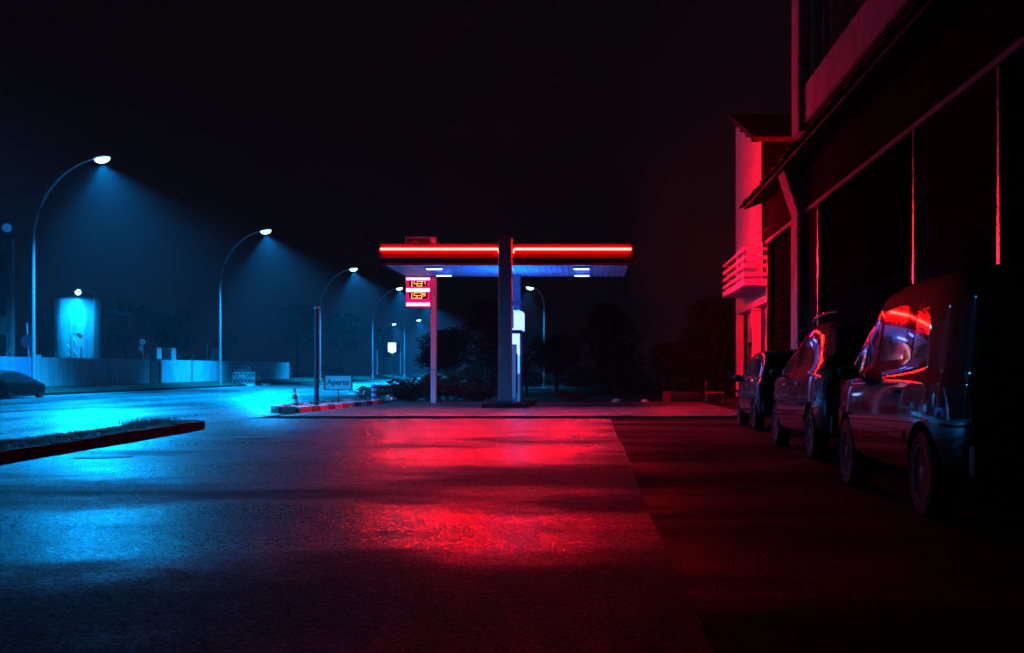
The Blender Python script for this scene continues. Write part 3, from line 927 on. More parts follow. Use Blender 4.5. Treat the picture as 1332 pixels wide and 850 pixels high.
# pipework frame
rk = thing('pipe_rack', 'white looped pipework rack standing before the lit tank', 'pipe rack', (-31.9, 71.3, .7))
for (x, zt) in ((-32.3, 3.1), (-31.9, 3.5), (-31.5, 3.0)):
    pth = []
    for k in range(17):
        u = k / 16
        pth.append((x + .14 * math.sin(u * math.pi * 2) ** 2, 70.9, 2.1 + (zt - 2.1) * u))
    MB().tube(pth, .035, 6).build('pipe', 'white_enamel', rk, True)
    MB().tube([(x - .02, 71.0, .7), (x - .02, 71.0, zt)], .025, 6).build('upright', 'galvanised', rk)
MB().tube([(-32.35, 70.9, 2.15), (-31.35, 70.9, 2.15)], .04, 6).build('pipe', 'white_enamel', rk, True)
wlp = thing('work_lamp', 'dark unlit work lamp on a bent arm in front of the tank', 'work lamp', (-31.85, 70.6, .7))
MB().tube([(-31.95, 70.6, .7), (-31.95, 70.6, 3.7), (-31.55, 70.6, 3.7)], .025, 6).build('arm', 'dark_steel', wlp)
MB().cbox((-31.4, 70.6, 3.6), (.30, .22, .2), 0, Matrix.Rotation(R(35), 3, 'Y')).build('lamp_head', 'dark_steel', wlp)

# caged white containers, post with mirrors, seen over the wall
def cage(x, y, w, h, label):
    zb = wall_base(y)
    t = thing('caged_container', label, 'container', (x, y, zb), 'caged containers behind the wall')
    MB().bevbox(x - w / 2, x + w / 2, y - .5, y + .5, zb + .1, zb + h, .06).build('tank_body', 'white_enamel', t)
    cg = MB()
    for k in range(4):
        xx = x - w / 2 + w * k / 3
        cg.tube([(xx, y - .53, zb), (xx, y - .53, zb + h + .05)], .018, 5)
    for k in range(4):
        zz = zb + .1 + (h - .1) * k / 3
        cg.tube([(x - w / 2, y - .55, zz), (x + w / 2, y - .55, zz)], .015, 5)
    cg.build('cage', 'galvanised', t)
    MB().box(x - w / 2 - .03, x + w / 2 + .03, y - .56, y + .56, zb - .02, zb + .09).build('pallet', 'wood', t)
cage(-31.7, 83.8, .42, 2.45, 'narrow white container behind the wall, right of the dark gate')
cage(-31.9, 87.0, .62, 2.5, 'wider white container behind the wall, second from the dark gate')
cage(-31.6, 96.8, .58, 2.65, 'bright white caged container just left of the second lamp pole')
mr = thing('mirror_post', 'post with two round pale discs above the wall by the gate', 'mirror post', (-31.2, 79.7, .7))
MB().tube([(-31.1, 79.7, .7), (-31.1, 79.7, 3.7)], .04, 6).build('post', 'galvanised', mr)
for (dx, z, r) in ((-.15, 3.05, .2), (.0, 3.5, .22)):
    MB().lathe([(r, 0), (r, .03), (r * .7, .06), (.03, .075)], 18, (-31.1 + dx, 79.62, z), 'y').build('disc', 'sign_white', mr, True)
tp = thing('marker_post', 'thin pale post rising above the grey wall', 'post', (-31.2, 93.3, .8))
MB().tube([(-31.2, 93.3, .8), (-31.2, 93.3, 3.7)], .06, 8).build('shaft', 'white_enamel', tp, True)
MB().lathe([(.075, 2.9), (.04, 2.96)], 8, (-31.2, 93.3, .8)).build('cap', 'galvanised', tp)
# round road sign (seen from the back) by lamp pole
rs_ = thing('road_sign', 'round road sign on a leaning post beside the blue wall', 'road sign', (-28.5, 57.5, .2))
MB().lathe([(.31, 0), (.31, .012)], 28, (-28.15, 57.4, 2.83), 'y').build('disc', 'sign_white', rs_, True)
MB().lathe([(.33, .002), (.33, .010)], 28, (-28.15, 57.4, 2.83), 'y').build('rim', 'galvanised', rs_, True)
MB().tube([(-28.02, 57.5, .2), (-28.2, 57.47, 3.75)], .03, 8).build('post', 'galvanised', rs_)
# tall block at the left edge + globe lamp on its roof
tb = thing('tall_block', 'tall dim building at the left edge of the street', 'building', (-42, 80, .7))
MB().box(-50, -37.9, 62, 75.2, .7, 10.1).build('wall', 'far_facade', tb)
MB().box(-50.2, -37.7, 61.8, 75.4, 10.1, 10.35).build('parapet', 'far_facade', tb)
MB().bevbox(-38.05, -37.75, 75.05, 75.35, .7, 10.1, .02).build('corner_strip', 'wall_panel', tb)
for z in (2.4, 5.0, 7.6):
    w_ = MB().box(-37.95, -37.86, 73.3, 74.4, z, z + 1.4).build('window', 'window_dark', tb)
    MB().box(-37.9, -37.78, 73.2, 74.5, z - .1, z - .005).build('sill', 'far_facade', w_)
gl = thing('globe_lamp', 'dim round blue globe lamp above the building at the left edge', 'globe lamp', (-38.3, 75.4, 10.35))
bm = bmesh.new(); bmesh.ops.create_uvsphere(bm, u_segments=20, v_segments=12, radius=.29); bm.verts.index_update()
MB().add([v.co + Vector((-38.3, 75.4, 10.82)) for v in bm.verts], [[q.index for q in f.verts] for f in bm.faces]).build('globe', 'globe_blue', gl, True); bm.free()
MB().tube([(-38.3, 75.4, 10.35), (-38.3, 75.4, 10.55)], .05).build('stem', 'dark_steel', gl)
# ring barrier panels in front of the parked hatchback
def barrier(y, x0, label):
    t = thing('ring_barrier', label, 'barrier', (x0 + .8, y, gz(y) + .1), 'ring barriers by the parked car')
    z0 = gz(y) + .1
    fr = MB()
    for z in (z0 + .08, z0 + .52, z0 + .98):
        fr.tube([(x0, y, z), (x0 + 1.75, y, z)], .02, 6)
    for x in (x0, x0 + .875, x0 + 1.75):
        fr.tube([(x, y, z0 - .05), (x, y, z0 + 1.0)], .024, 6)
    fr.build('frame', 'galvanised', t)
    for zc in (z0 + .30, z0 + .75):
        for k in range(6):
            xc = x0 + .16 + k * .29
            ring = [(xc + .11 * math.cos(a * math.pi / 6), y, zc + .19 * math.sin(a * math.pi / 6)) for a in range(13)]
            MB().tube(ring, .022, 5, False).build('ring', 'galvanised', t)
barrier(93.2, -29.1, 'pale ring barrier in front of the parked car by the wall')
gr = thing('guard_rail', 'thin pale handrail on posts along the far end of the wall', 'railing', (-28.6, 104, .5))
MB().tube([(-28.7, 98, 1.62 + .1), (-28.7, 110, 1.72 + .1)], .025, 6).build('handrail', 'galvanised', gr)
for k in range(7): MB().tube([(-28.7, 98 + 2 * k, .45 + gz(0)), (-28.7, 98 + 2 * k, 1.72 + .016 * k)], .02, 6).build('post', 'galvanised', gr)

# ================================================================== RIGHT: WAREHOUSE
FX = 5.2
wh = thing('warehouse', 'dark industrial building with roller doors and tiled awning on the right', 'building', (FX, 22, 0))
Ya, Yb = 4.0, 34.4
doors = [(29.0 + .02, 34.2), (18.6, 26.5), (8.0, 14.7)]
DT = 5.0       # door head height
# piers between the doors
for (y0, y1) in ((26.5, 29.02), (14.7, 18.6), (4.0, 8.0), (34.2, 34.4)):
    MB().box(FX, FX + .5, y0, y1, -.05, DT).build('pier', 'facade_render', wh)
MB().box(FX + .01, FX + .5, Ya, Yb, DT, DT + .62).build('lintel', 'facade_render', wh)
MB().box(FX - .05, FX + .03, Ya, Yb, DT + .001, DT + .09).build('lintel_edge', 'facade_column', wh)
MB().box(FX + .005, FX + .5, Ya, 28.9, DT + .622, 7.2).build('upper_wall', 'facade_render', wh)
MB().box(FX - .06, FX + .5, Ya, 28.06, 7.2, 8.1).build('sill_band', 'facade_column', wh)
MB().box(FX + .02, FX + .5, Ya, 28.0, 12.2, 13.0).build('parapet', 'facade_render', wh)
MB().box(FX + .5, FX + 9, Ya, 28.9, 6.45, 12.9).build('upper_core', 'soffit_dark', wh)
MB().box(FX + .5, FX + 9, Ya, Yb, -.05, 6.44).build('core', 'soffit_dark', wh)
MB().box(FX + .005, FX + .5, 28.91, Yb, DT + .622, 6.43).build('low_parapet', 'facade_render', wh)
MB().box(FX + .30, FX + .34, Ya + .2, 28.1, 8.1, 12.2).build('window_glass', 'window_dark', wh)
for k in range(20):
    y = 28.0 - k * .95
    MB().tube([(FX + .22, y, 8.1), (FX + .22, y, 12.2)], .035, 8).build('window_mullion', 'rail_steel', wh, True)
# tall column with corbel
CYa, CYb = 28.05, 29.0
MB().bevbox(FX - .22, FX + .1, CYa, CYb, -.05, 5.0, .03).build('column', 'facade_column', wh)
MB().bevbox(FX - .20, FX + .1, CYa + .003, CYb - .003, 7.0, 13.4, .03).build('column', 'facade_column', wh)
cb = MB()
prof = [(FX - .20, 5.0), (FX - .62, 6.28), (FX + .1, 6.28), (FX + .1, 5.0)]
v = [(x, CYa + .02, z) for x, z in prof] + [(x, CYb - .02, z) for x, z in prof]
cb.add(v, [(0, 1, 2, 3), (7, 6, 5, 4), (0, 4, 5, 1), (1, 5, 6, 2), (2, 6, 7, 3), (3, 7, 4, 0)])
cb.build('corbel', 'facade_column', wh)
# nearer column, one bay closer
# doors: slats + guide rails
for (y0, y1) in doors:
    d = MB().box(FX + .20, FX + .24, y0, y1, 0, DT).build('roller_door', 'shutter_metal', wh)
    nsl = 33
    hh = DT / nsl
    L = y1 - y0 - .1
    vv = []
    prof = [(0, 0), (-.028, .03), (-.034, hh * .5), (-.02, hh - .014), (0, hh - .008), (.02, hh - .008), (.02, 0)]
    for yy in (-L / 2, L / 2): vv += [(x, yy, z) for x, z in prof]
    n = len(prof)
    sm = MB().add(vv, [tuple(range(n)), tuple(range(2 * n - 1, n - 1, -1))] + [(i, (i + 1) % n, n + (i + 1) % n, n + i) for i in range(n)]).mesh('door_slat', 'shutter_metal')
    for k in range(nsl):
        link('door_slat', sm, d, Vector((FX + .19, (y0 + y1) / 2, k * hh)) - worg(d))
    for yy in (y0, y1):
        w0, w1 = .085, .03
        v_ = [(x, yy + sy_ * w_, z) for (z, w_) in ((0.02, w0), (DT - .01, w1)) for (x, sy_) in ((FX - .035, -1), (FX - .035, 1), (FX + .03, 1), (FX + .03, -1))]
        MB().add(v_, [(0, 1, 2, 3), (7, 6, 5, 4), (0, 4, 5, 1), (1, 5, 6, 2), (2, 6, 7, 3), (3, 7, 4, 0)]).build('guide_rail', 'rail_steel', wh)
# awning: slab on brackets, tiles along its outer edge
aw = MB()
A0, A1 = 6.0, 34.3
prof = [(FX - .72, 6.08), (FX - .72, 6.0), (FX - .05, 6.3), (FX + .0, 6.3), (FX + .0, 6.62), (FX - .05, 6.62)]
prof = [(FX - .70, 6.00), (FX + .0, 6.26), (FX + .0, 6.40), (FX - .70, 6.07)]
vv = []
for yy in (A0, A1): vv += [(x, yy, z) for x, z in prof]
aw.add(vv, [(0, 1, 2, 3), (7, 6, 5, 4), (0, 4, 5, 1), (1, 5, 6, 2), (2, 6, 7, 3), (3, 7, 4, 0)])
awo = aw.build('awning', 'soffit_dark', wh)
tl = []
for k in range(7):
    a = math.pi * k / 6
    tl.append((.115 * math.cos(a), .065 * math.sin(a)))
inn = [(p[0] * .82, p[1] * .78 - .004) for p in tl]
vv = [(-.24, p[0], p[1]) for p in tl] + [(-.24, p[0], p[1]) for p in inn] + [(.22, p[0] * .85, p[1] * .85) for p in tl] + [(.22, p[0] * .85, p[1] * .85 - .004) for p in inn]
ff = []
for k in range(6):
    ff += [(k, k + 1, 15 + k, 14 + k), (8 + k, 7 + k, 21 + k, 22 + k), (k + 1, k, 7 + k, 8 + k), (14 + k, 15 + k, 22 + k, 21 + k)]
tm = MB().add(vv, ff).mesh('roof_tile', 'roof_tile', True)
base = worg(awo)
ang = math.atan2(.33, .70)
for k in range(116):
    y = 34.2 - k * .238
    if y < A0 + .2: break
    for row, (dx, dz) in enumerate(((-.60, 6.125), (-.20, 6.315))):
        link('roof_tile', tm, awo, Vector((FX + dx + random.uniform(-.04, .03), y + random.uniform(-.012, .012), dz + random.uniform(0, .02))) - base,
             (random.uniform(-.05, .05), -ang + random.uniform(-.05, .05), random.uniform(-.04, .04)))

# ================================================================== RIGHT: TOWER HOUSE WITH BALCONY
TX = 6.6
th_ = thing('balcony_house', 'tall red-lit house with balcony and sloping roof behind the warehouse', 'house', (TX, 46, 0))
TYa, TYb = 35.5, 53.2
ztop = lambda y: 10.3 + (12.95 - 10.3) / 8.0 * (y - 45.2)
TYn = 45.2
MB().box(TX + .003, TX + 8, 41.0, TYn - .06, 3.9, 6.3).build('low_wing_wall', 'tower_render', th_)
MB().box(TX + .01, TX + 8, TYn - .05, TYn - .001, 6.31, ztop(TYn) - .02).build('side_shade', 'shade_dark', th_)  # dark sheet that puts the near side's shade into its colour
v = [(x, y, z) for x in (TX, TX + 8) for (y, z) in ((TYn, 3.9), (TYb, 3.9), (TYb, ztop(TYb)), (TYn, ztop(TYn)))]
MB().add(v, [(0, 1, 2, 3), (7, 6, 5, 4), (0, 4, 5, 1), (1, 5, 6, 2), (2, 6, 7, 3), (3, 7, 4, 0)]).build('upper_wall', 'tower_render', th_)
MB().box(TX + .5, TX + 8, 41.0, TYb - .2, 0, 3.9).build('ground_floor_wall', 'tower_render', th_)
v = []
for (x0_, x1_) in ((TX - .32, TX + 8.3),):
    for (y, dz) in ((TYn - .35, 0.0), (TYb + .3, 0.0)):
        for x in (x0_, x1_):
            v += [(x, y, ztop(y) + .01), (x, y, ztop(y) + .20)]
ro = MB().add(v, [(0, 2, 6, 4), (1, 5, 7, 3), (0, 1, 3, 2), (4, 6, 7, 5), (0, 4, 5, 1), (2, 3, 7, 6)]).build('roof', 'roof_tile', th_)
for k in range(5):
    y = TYb - .3 - k * 1.75
    MB().cbox((TX - .14, y, ztop(y) - .07), (.28, .12, .14)).build('rafter', 'soffit_dark', ro)
for y in (52.95, 47.6, 42.0):
    MB().bevbox(TX - .02, TX + .32, y - .16, y + .16, 0, 3.9, .02).build('ground_pillar', 'tower_render', th_)
for (y0, y1) in ((48.2, 50.0), (50.3, 52.4)):
    d = MB().box(TX + .46, TX + .50, y0, y1, .02, 2.6).build('door', 'soffit_dark', th_)
    MB().box(TX + .44, TX + .46, y0 + .15, y1 - .15, 1.3, 2.4).build('pane', 'window_dark', d)
MB().box(TX - .3, TX - .24, 45.8, 46.5, 3.05, 3.55).build('hanging_sign', 'sign_white', th_)
MB().tube([(TX + .1, 46.1, 3.7), (TX - .27, 46.1, 3.7), (TX - .27, 46.1, 3.5)], .02, 6).build('sign_bracket', 'dark_steel', th_)
# balcony
BX = 5.4; B0, B1 = 41.3, 47.9
sl = MB().box(BX, TX, B0, B1, 4.33, 4.55).build('balcony_slab', 'tower_render', th_)
for z, hgt in ((4.66, .13), (4.97, .12), (5.26, .12), (5.60, .07)):
    MB().box(BX, BX + .05, B0, B1, z, z + hgt).build('balcony_rail', 'tower_render', sl)
    MB().box(BX + .05, TX - .003, B0 + .003, B0 + .05, z + .002, z + hgt - .002).build('balcony_rail', 'tower_render', sl)
    MB().box(BX + .05, TX - .003, B1 - .05, B1 - .003, z + .002, z + hgt - .002).build('balcony_rail', 'tower_render', sl)
for k in range(5):
    y = B0 + .15 + k * (B1 - B0 - .3) / 4
    MB().box(BX + .052, BX + .09, y - .03, y + .03, 4.55, 5.62).build('baluster_post', 'dark_steel', sl)
bd = MB().box(TX - .03, TX + .02, 43.2, 44.6, 4.56, 6.7).build('balcony_door', 'soffit_dark', th_)
MB().box(TX - .045, TX - .032, 43.35, 44.45, 5.2, 6.55).build('pane', 'window_dark', bd)
# kerbed pavement in front of the house
pv = MB().prism([(4.75, 37.5), (6.6, 37.5), (6.6, 53.5), (5.7, 52.0)], -.02, .14)
struct(pv.build('pavement', 'kerb_concrete'))

# ================================================================== CARS
def lerp_table(tab, x):
    if x <= tab[0][0]: return tab[0][1]
    for (a, va), (b, vb) in zip(tab, tab[1:]):
        if x <= b:
            t = (x - a) / (b - a)
            return va + (vb - va) * t
    return tab[-1][1]

def ev_mesh(o):
    dg = bpy.context.evaluated_depsgraph_get()
    dg.update()
    return bpy.data.meshes.new_from_object(o.evaluated_get(dg))

def make_car(name, label, spec, paint, group=None, detail=True):
    """local axes: +y is the front, x across, z up. The body is a lofted, subdivided shell with cut wheel arches"""
    t = thing(name, label, spec['cat'], (0, 0, 0), group)
    L, W = spec['L'], spec['W'] / 2
    st = spec['stations']
    top, belt = spec['top'], spec['belt']
    rings = []
    for y in st:
        zt = lerp_table(top, y); zb_ = min(lerp_table(belt, y), zt - .035)
        wf = lerp_table(spec['plan'], y)
        w = W * wf
        zs = lerp_table(spec['sill'], y)
        cab = max(0.0, min(1.0, (zt - zb_ - .05) / .5))
        ins = lerp_table(spec.get('tumble', [(0, .17)]), y)
        wr = w - .02 - ins * cab
        hz = zt - zb_
        half = [(0, zs), (w * .82, zs), (w * .955, zs + .05), (w * .99, zs + .22), (w, (zs + zb_) / 2 + .03), (w * .985, zb_ - .09), (w - .035, zb_ - .012),
                (w - .045 - .02 * cab, zb_ + hz * .05 + .002), (wr + .030, zb_ + hz * (.80 if cab > .3 else .5)), (wr - .02, zb_ + hz * (.90 if cab > .3 else .75)), (wr * .72, zt - .02 * (1 + cab)), (0, zt)]
        rings.append(([(x, y, z) for x, z in half] + [(-x, y, z) for x, z in half[-2:0:-1]]))
    n = len(rings[0])
    b = MB()
    for r_ in rings: b.v += r_
    panes = spec['panes']; glass_ids = {}
    H = 12
    for i in range(len(rings) - 1):
        for k in range(n):
            mi = 0
            kk = k if k < H - 1 else n - 1 - k
            side = 0 if k < H - 1 else 1
            y0 = st[i]; y1 = st[i + 1]
            if kk == 7:
                for pi_, (a, c) in enumerate(panes):
                    if y0 >= a - 1e-4 and y1 <= c + 1e-4: mi = 1 + pi_ * 2 + side
            if kk in (9, 10):
                a, c = spec['screen']
                if y0 >= a - 1e-4 and y1 <= c + 1e-4: mi = 20
            b.f.append((i * n + k, i * n + (k + 1) % n, (i + 1) * n + (k + 1) % n, (i + 1) * n + k)); b.mi.append(mi)
    b.f.append(tuple(range(n - 1, -1, -1))); b.mi.append(0)
    b.f.append(tuple((len(rings) - 1) * n + k for k in range(n))); b.mi.append(0)
    me = bpy.data.meshes.new('body')
    me.from_pydata(b.v, [], b.f)
    for k in range(22): me.materials.append(M(paint if k == 0 else 'car_glass'))
    me.materials.append(M('trim_black'))
    me.polygons.foreach_set('material_index', b.mi)
    tmp = link('tmp_body', me)
    md = tmp.modifiers.new('s', 'SUBSURF'); md.levels = 2; md.render_levels = 2
    m2 = ev_mesh(tmp)
    tmp.modifiers.clear(); tmp.data = m2
    wr_ = spec['wheel_r']
    cut = MB()
    for y in spec['axles']:
        for s in (-1, 1):
            cut.lathe([(wr_ + .055, s * (W - .28)), (wr_ + .055, s * (W + .2))], 28, (0, y, wr_ + .01), 'x')
    cme = cut.mesh('cut', 'trim_black')
    cme.materials.clear()
    for k in range(22): cme.materials.append(M(paint if k == 0 else 'car_glass'))
    cme.materials.append(M('trim_black'))
    cme.polygons.foreach_set('material_index', [22] * len(cme.polygons))
    co = link('tmp_cut', cme)
    bo = tmp.modifiers.new('b', 'BOOLEAN'); bo.object = co; bo.operation = 'DIFFERENCE'; bo.solver = 'EXACT'
    m3 = ev_mesh(tmp)
    bpy.data.objects.remove(tmp); bpy.data.objects.remove(co)
    bm0 = bmesh.new(); bm0.from_mesh(m3)
    bvh = BVHTree.FromBMesh(bm0)
    ids = sorted({f.material_index for f in bm0.faces})
    ym_ = sum(spec['axles']) / 2
    jobs = []
    for mid in ids:
        jobs += [(22, s_, a_) for s_ in (False, True) for a_ in (False, True)] if mid == 22 else [(mid, None, None)]
    for mid, s_, a_ in jobs:
        bmx = bm0.copy()
        def keep(f):
            if f.material_index != mid: return False
            if s_ is None: return True
            c_ = f.calc_center_median()
            return (c_.x > 0) == s_ and (c_.y > ym_) == a_
        bmesh.ops.delete(bmx, geom=[f for f in bmx.faces if not keep(f)], context='FACES')
        nm, mt = ('body', paint) if mid == 0 else (('wheel_well', 'trim_black') if mid == 22 else (('windscreen', 'car_glass') if mid == 20 else ('side_window', 'car_glass')))
        for f in bmx.faces: f.material_index = 0; f.smooth = True
        if nm in ('windscreen', 'side_window'):
            bmx.normal_update()
            for v in bmx.verts: v.co -= v.normal * .004
        mx = bpy.data.meshes.new(nm); bmx.to_mesh(mx); bmx.free()
        mx.materials.clear(); mx.materials.append(M(mt))
        if nm == 'body': mx.set_sharp_from_angle(angle=R(50))
        link(nm, mx, t)
    bm0.free()
    def sidehit(y, z, s):
        h = bvh.ray_cast(Vector((s * 3, y, z)), Vector((-s, 0, 0)))
        return h[0] if h[0] else Vector((s * W, y, z))
    def strip(nm, pts, s, w, out, mt, vert=False):
        """thin strip lying on the flank through points (y, z)"""
        vs = []
        for (y, z) in pts:
            for d in (-w / 2, w / 2):
                yy, zz = (y + d, z) if vert else (y, z + d)
                p = sidehit(yy, zz, s)
                vs.append((p.x - s * .01, p.y, p.z)); vs.append((p.x + s * out, p.y, p.z))
        fs = []
        for i in range(len(pts) - 1):
            a = i * 4; c = a + 4
            fs += [(a + 1, c + 1, c + 3, a + 3), (a, c, c + 1, a + 1), (a + 2, a + 3, c + 3, c + 2)]
        fs += [(0, 1, 3, 2), (len(pts) * 4 - 4, len(pts) * 4 - 2, len(pts) * 4 - 1, len(pts) * 4 - 3)]
        return MB().add(vs, fs).build(nm, mt, t, True, local=True)
    # wheels
    for y in spec['axles']:
        for s in (-1, 1):
            c = (s * (W - .115), y, wr_)
            wl_ = link('wheel', None, t, c); wl_.empty_display_size = .1
            tw = .095
            MB().lathe([(wr_ * .66, s * tw * .9), (wr_ * .80, s * tw * 1.08), (wr_ * .94, s * tw), (wr_, s * tw * .7), (wr_, -s * tw * .7), (wr_ * .94, -s * tw), (wr_ * .66, -s * tw * .9)], 32, (0, 0, 0), 'x').build('tyre', 'black_rubber', wl_, True, local=True)
            rm_ = MB()
            rm_.lathe([(wr_ * .68, s * tw * .6), (wr_ * .68, s * tw * 1.0), (wr_ * .62, s * tw * .98), (wr_ * .59, s * tw * .5), (wr_ * .2, s * tw * .35), (.02, s * tw * .4)], 28, (0, 0, 0), 'x')
            for k in range(5):
                a = 2 * math.pi * k / 5 + .3
                rm_.cbox((s * tw * .72, math.cos(a) * wr_ * .38, math.sin(a) * wr_ * .38), (.03, wr_ * .52, .075), 0, Matrix.Rotation(a, 3, 'X'))
            rm_.lathe([(.055, s * tw * .4), (.055, s * tw * .95), (.03, s * tw * 1.0)], 12, (0, 0, 0), 'x')
            rm_.build('rim', 'rim_metal', wl_, True, local=True)
    # mirrors
    ym, zm = spec['mirror']
    for s in (-1, 1):
        p = sidehit(ym, zm - .06, s)
        bm = bmesh.new(); bmesh.ops.create_uvsphere(bm, u_segments=12, v_segments=8, radius=1); bm.verts.index_update()
        mm = MB().add([(p.x + s * (.11 + v.co.x * .095), ym + v.co.y * .065, zm + v.co.z * .075) for v in bm.verts], [[q.index for q in f.verts] for f in bm.faces]); bm.free()
        mm.cbox((p.x + s * .02, ym, zm - .045), (.1, .05, .03))
        mm.build('mirror', 'trim_black', t, True, local=True)
    # lamps: front, rear
    yf, zf_ = spec['head']
    for s in (-1, 1):
        pts = []
        strip('headlight', [(yf - .02, zf_ + .035), (yf + .10, zf_ + .02), (yf + .2, zf_)], s, .12, .006, 'lens_dark')
        if detail: strip('indicator', [(yf - .12, zf_ + .05), (yf - .03, zf_ + .04)], s, .06, .008, 'lens_amber')
        zr0, zr1 = spec['tail']
        def rearhit(x, z):
            h = bvh.ray_cast(Vector((x, -3, z)), Vector((0, 1, 0)))
            return h[0] if h[0] else Vector((x, 0, z))
        vs = []; nn = 7
        for k in range(nn):
            z = zr0 + (zr1 - zr0) * k / (nn - 1)
            for xx in (.74, .84, .93):
                p = rearhit(s * W * xx, z)
                vs.append((p.x, p.y - .012, p.z))
        fs = [(r_ * 3 + c_, r_ * 3 + c_ + 1, r_ * 3 + c_ + 4, r_ * 3 + c_ + 3) for r_ in range(nn - 1) for c_ in range(2)]
        m_ = MB().add(vs, fs)
        back = [(v[0] * .99, v[1] + .05, v[2]) for v in vs]
        m_.add(back, [f[::-1] for f in fs])
        border = [r_ * 3 for r_ in range(nn)] + [(nn - 1) * 3 + 1] + [r_ * 3 + 2 for r_ in range(nn - 1, -1, -1)] + [1]
        N0 = len(vs)
        for i in range(len(border)):
            a, c_ = border[i], border[(i + 1) % len(border)]
            m_.f.append((a, c_, c_ + N0, a + N0)); m_.mi.append(0)
        m_.build('tail_light', 'lens_red', t, True, local=True)
    # rear window + bumper + plate
    z0, z1 = spec['rear_glass']
    vs = []; nn = 6
    for k in range(nn):
        z = z0 + (z1 - z0) * k / (nn - 1)
        for xx in (-.62, -.4, 0, .4, .62):
            p = rearhit(W * xx * (1 - .12 * k / (nn - 1)), z); vs.append((p.x, p.y - .006, p.z))
    MB().add(vs, [(r_ * 5 + c_, r_ * 5 + c_ + 1, r_ * 5 + c_ + 6, r_ * 5 + c_ + 5) for r_ in range(nn - 1) for c_ in range(4)]).build('rear_window', 'car_glass', t, True, local=True)
    yr = rearhit(0, .5).y
    MB().bevbox(-W * .86, W * .86, yr - .07, yr + .06, .34, .56, .035).build('rear_bumper', 'trim_black', t, True, local=True)
    zp = spec['plate']
    yp = rearhit(0, zp).y
    MB().box(-.26, .26, yp - .022, yp - .008, zp - .055, zp + .055).build('number_plate', 'sign_white', t, local=True)
    if detail:
        for s in (-1, 1):
            for y in spec['seams']:
                zb_ = lerp_table(belt, y)
                strip('door_seam', [(y, z) for z in [.36 + (zb_ - .40) * k / 6 for k in range(7)]], s, .010, .0015, 'trim_black', True)
            for (a, c, z) in spec['mould']:
                strip('side_moulding', [(a + (c - a) * k / 8, z) for k in range(9)], s, .05, .014, paint)
            for (y, z) in spec['handles']:
                strip('door_handle', [(y - .09, z), (y, z + .006), (y + .09, z)], s, .03, .03, spec.get('handle_mat', 'trim_black'))
        if 'rails' in spec:
            for s in (-1, 1):
                a, c, zz, xx = spec['rails']
                MB().tube([(s * xx, a, zz - .05), (s * xx, a + .12, zz), (s * xx, (a + c) / 2, zz + .015), (s * xx, c - .12, zz - .01), (s * xx, c, zz - .06)], .018, 8).build('roof_rail', 'chrome', t, True, local=True)
        MB().tube([(0, spec['aerial'], lerp_table(top, spec['aerial']) - .01), (0, spec['aerial'] - .12, lerp_table(top, spec['aerial']) + .16)], .006, 6).build('aerial', 'trim_black', t, local=True)
    return t

van_spec = dict(cat='van', L=4.15, W=1.78, wheel_r=.315, axles=[.78, 3.24],
    stations=[0, .03, .14, .34, .56, .82, 1.30, 1.42, 1.80, 2.30, 2.40, 2.72, 2.98, 3.12, 3.36, 3.62, 3.86, 4.04, 4.13, 4.15],
    top=[(0, 1.42), (.03, 1.62), (.14, 1.78), (.34, 1.83), (1.2, 1.86), (1.9, 1.85), (2.35, 1.80), (2.72, 1.60), (2.98, 1.33), (3.14, 1.15), (3.36, 1.09), (3.7, 1.0), (3.95, .90), (4.1, .72), (4.15, .62)],
    belt=[(0, 1.00), (1.0, 1.02), (2.4, 1.0), (3.0, .98), (3.3, .97), (3.7, .92), (4.0, .82), (4.15, .6)],
    plan=[(0, .80), (.03, .84), (.14, .89), (.34, .945), (.6, .985), (.9, 1), (3.2, 1), (3.6, .975), (3.9, .90), (4.05, .80), (4.15, .66)],
    sill=[(0, .40), (.14, .32), (.8, .24), (3.4, .24), (4.0, .28), (4.15, .38)],
    tumble=[(0, .15)],
    panes=[(.14, .96), (.96 + .34, 1.30), (1.42, 2.30), (2.40, 2.98)], screen=(2.40, 3.12), mirror=(2.78, 1.06), head=(3.80, .76), tail=(.72, 1.12), rear_glass=(1.08, 1.60), plate=.72,
    seams=[1.36, 2.62], mould=[(1.18, 2.82, .58)], handles=[(1.5, .90)], aerial=.5)
van_spec['panes'] = [(.82, 1.30), (1.42, 2.30), (2.40, 2.98)]
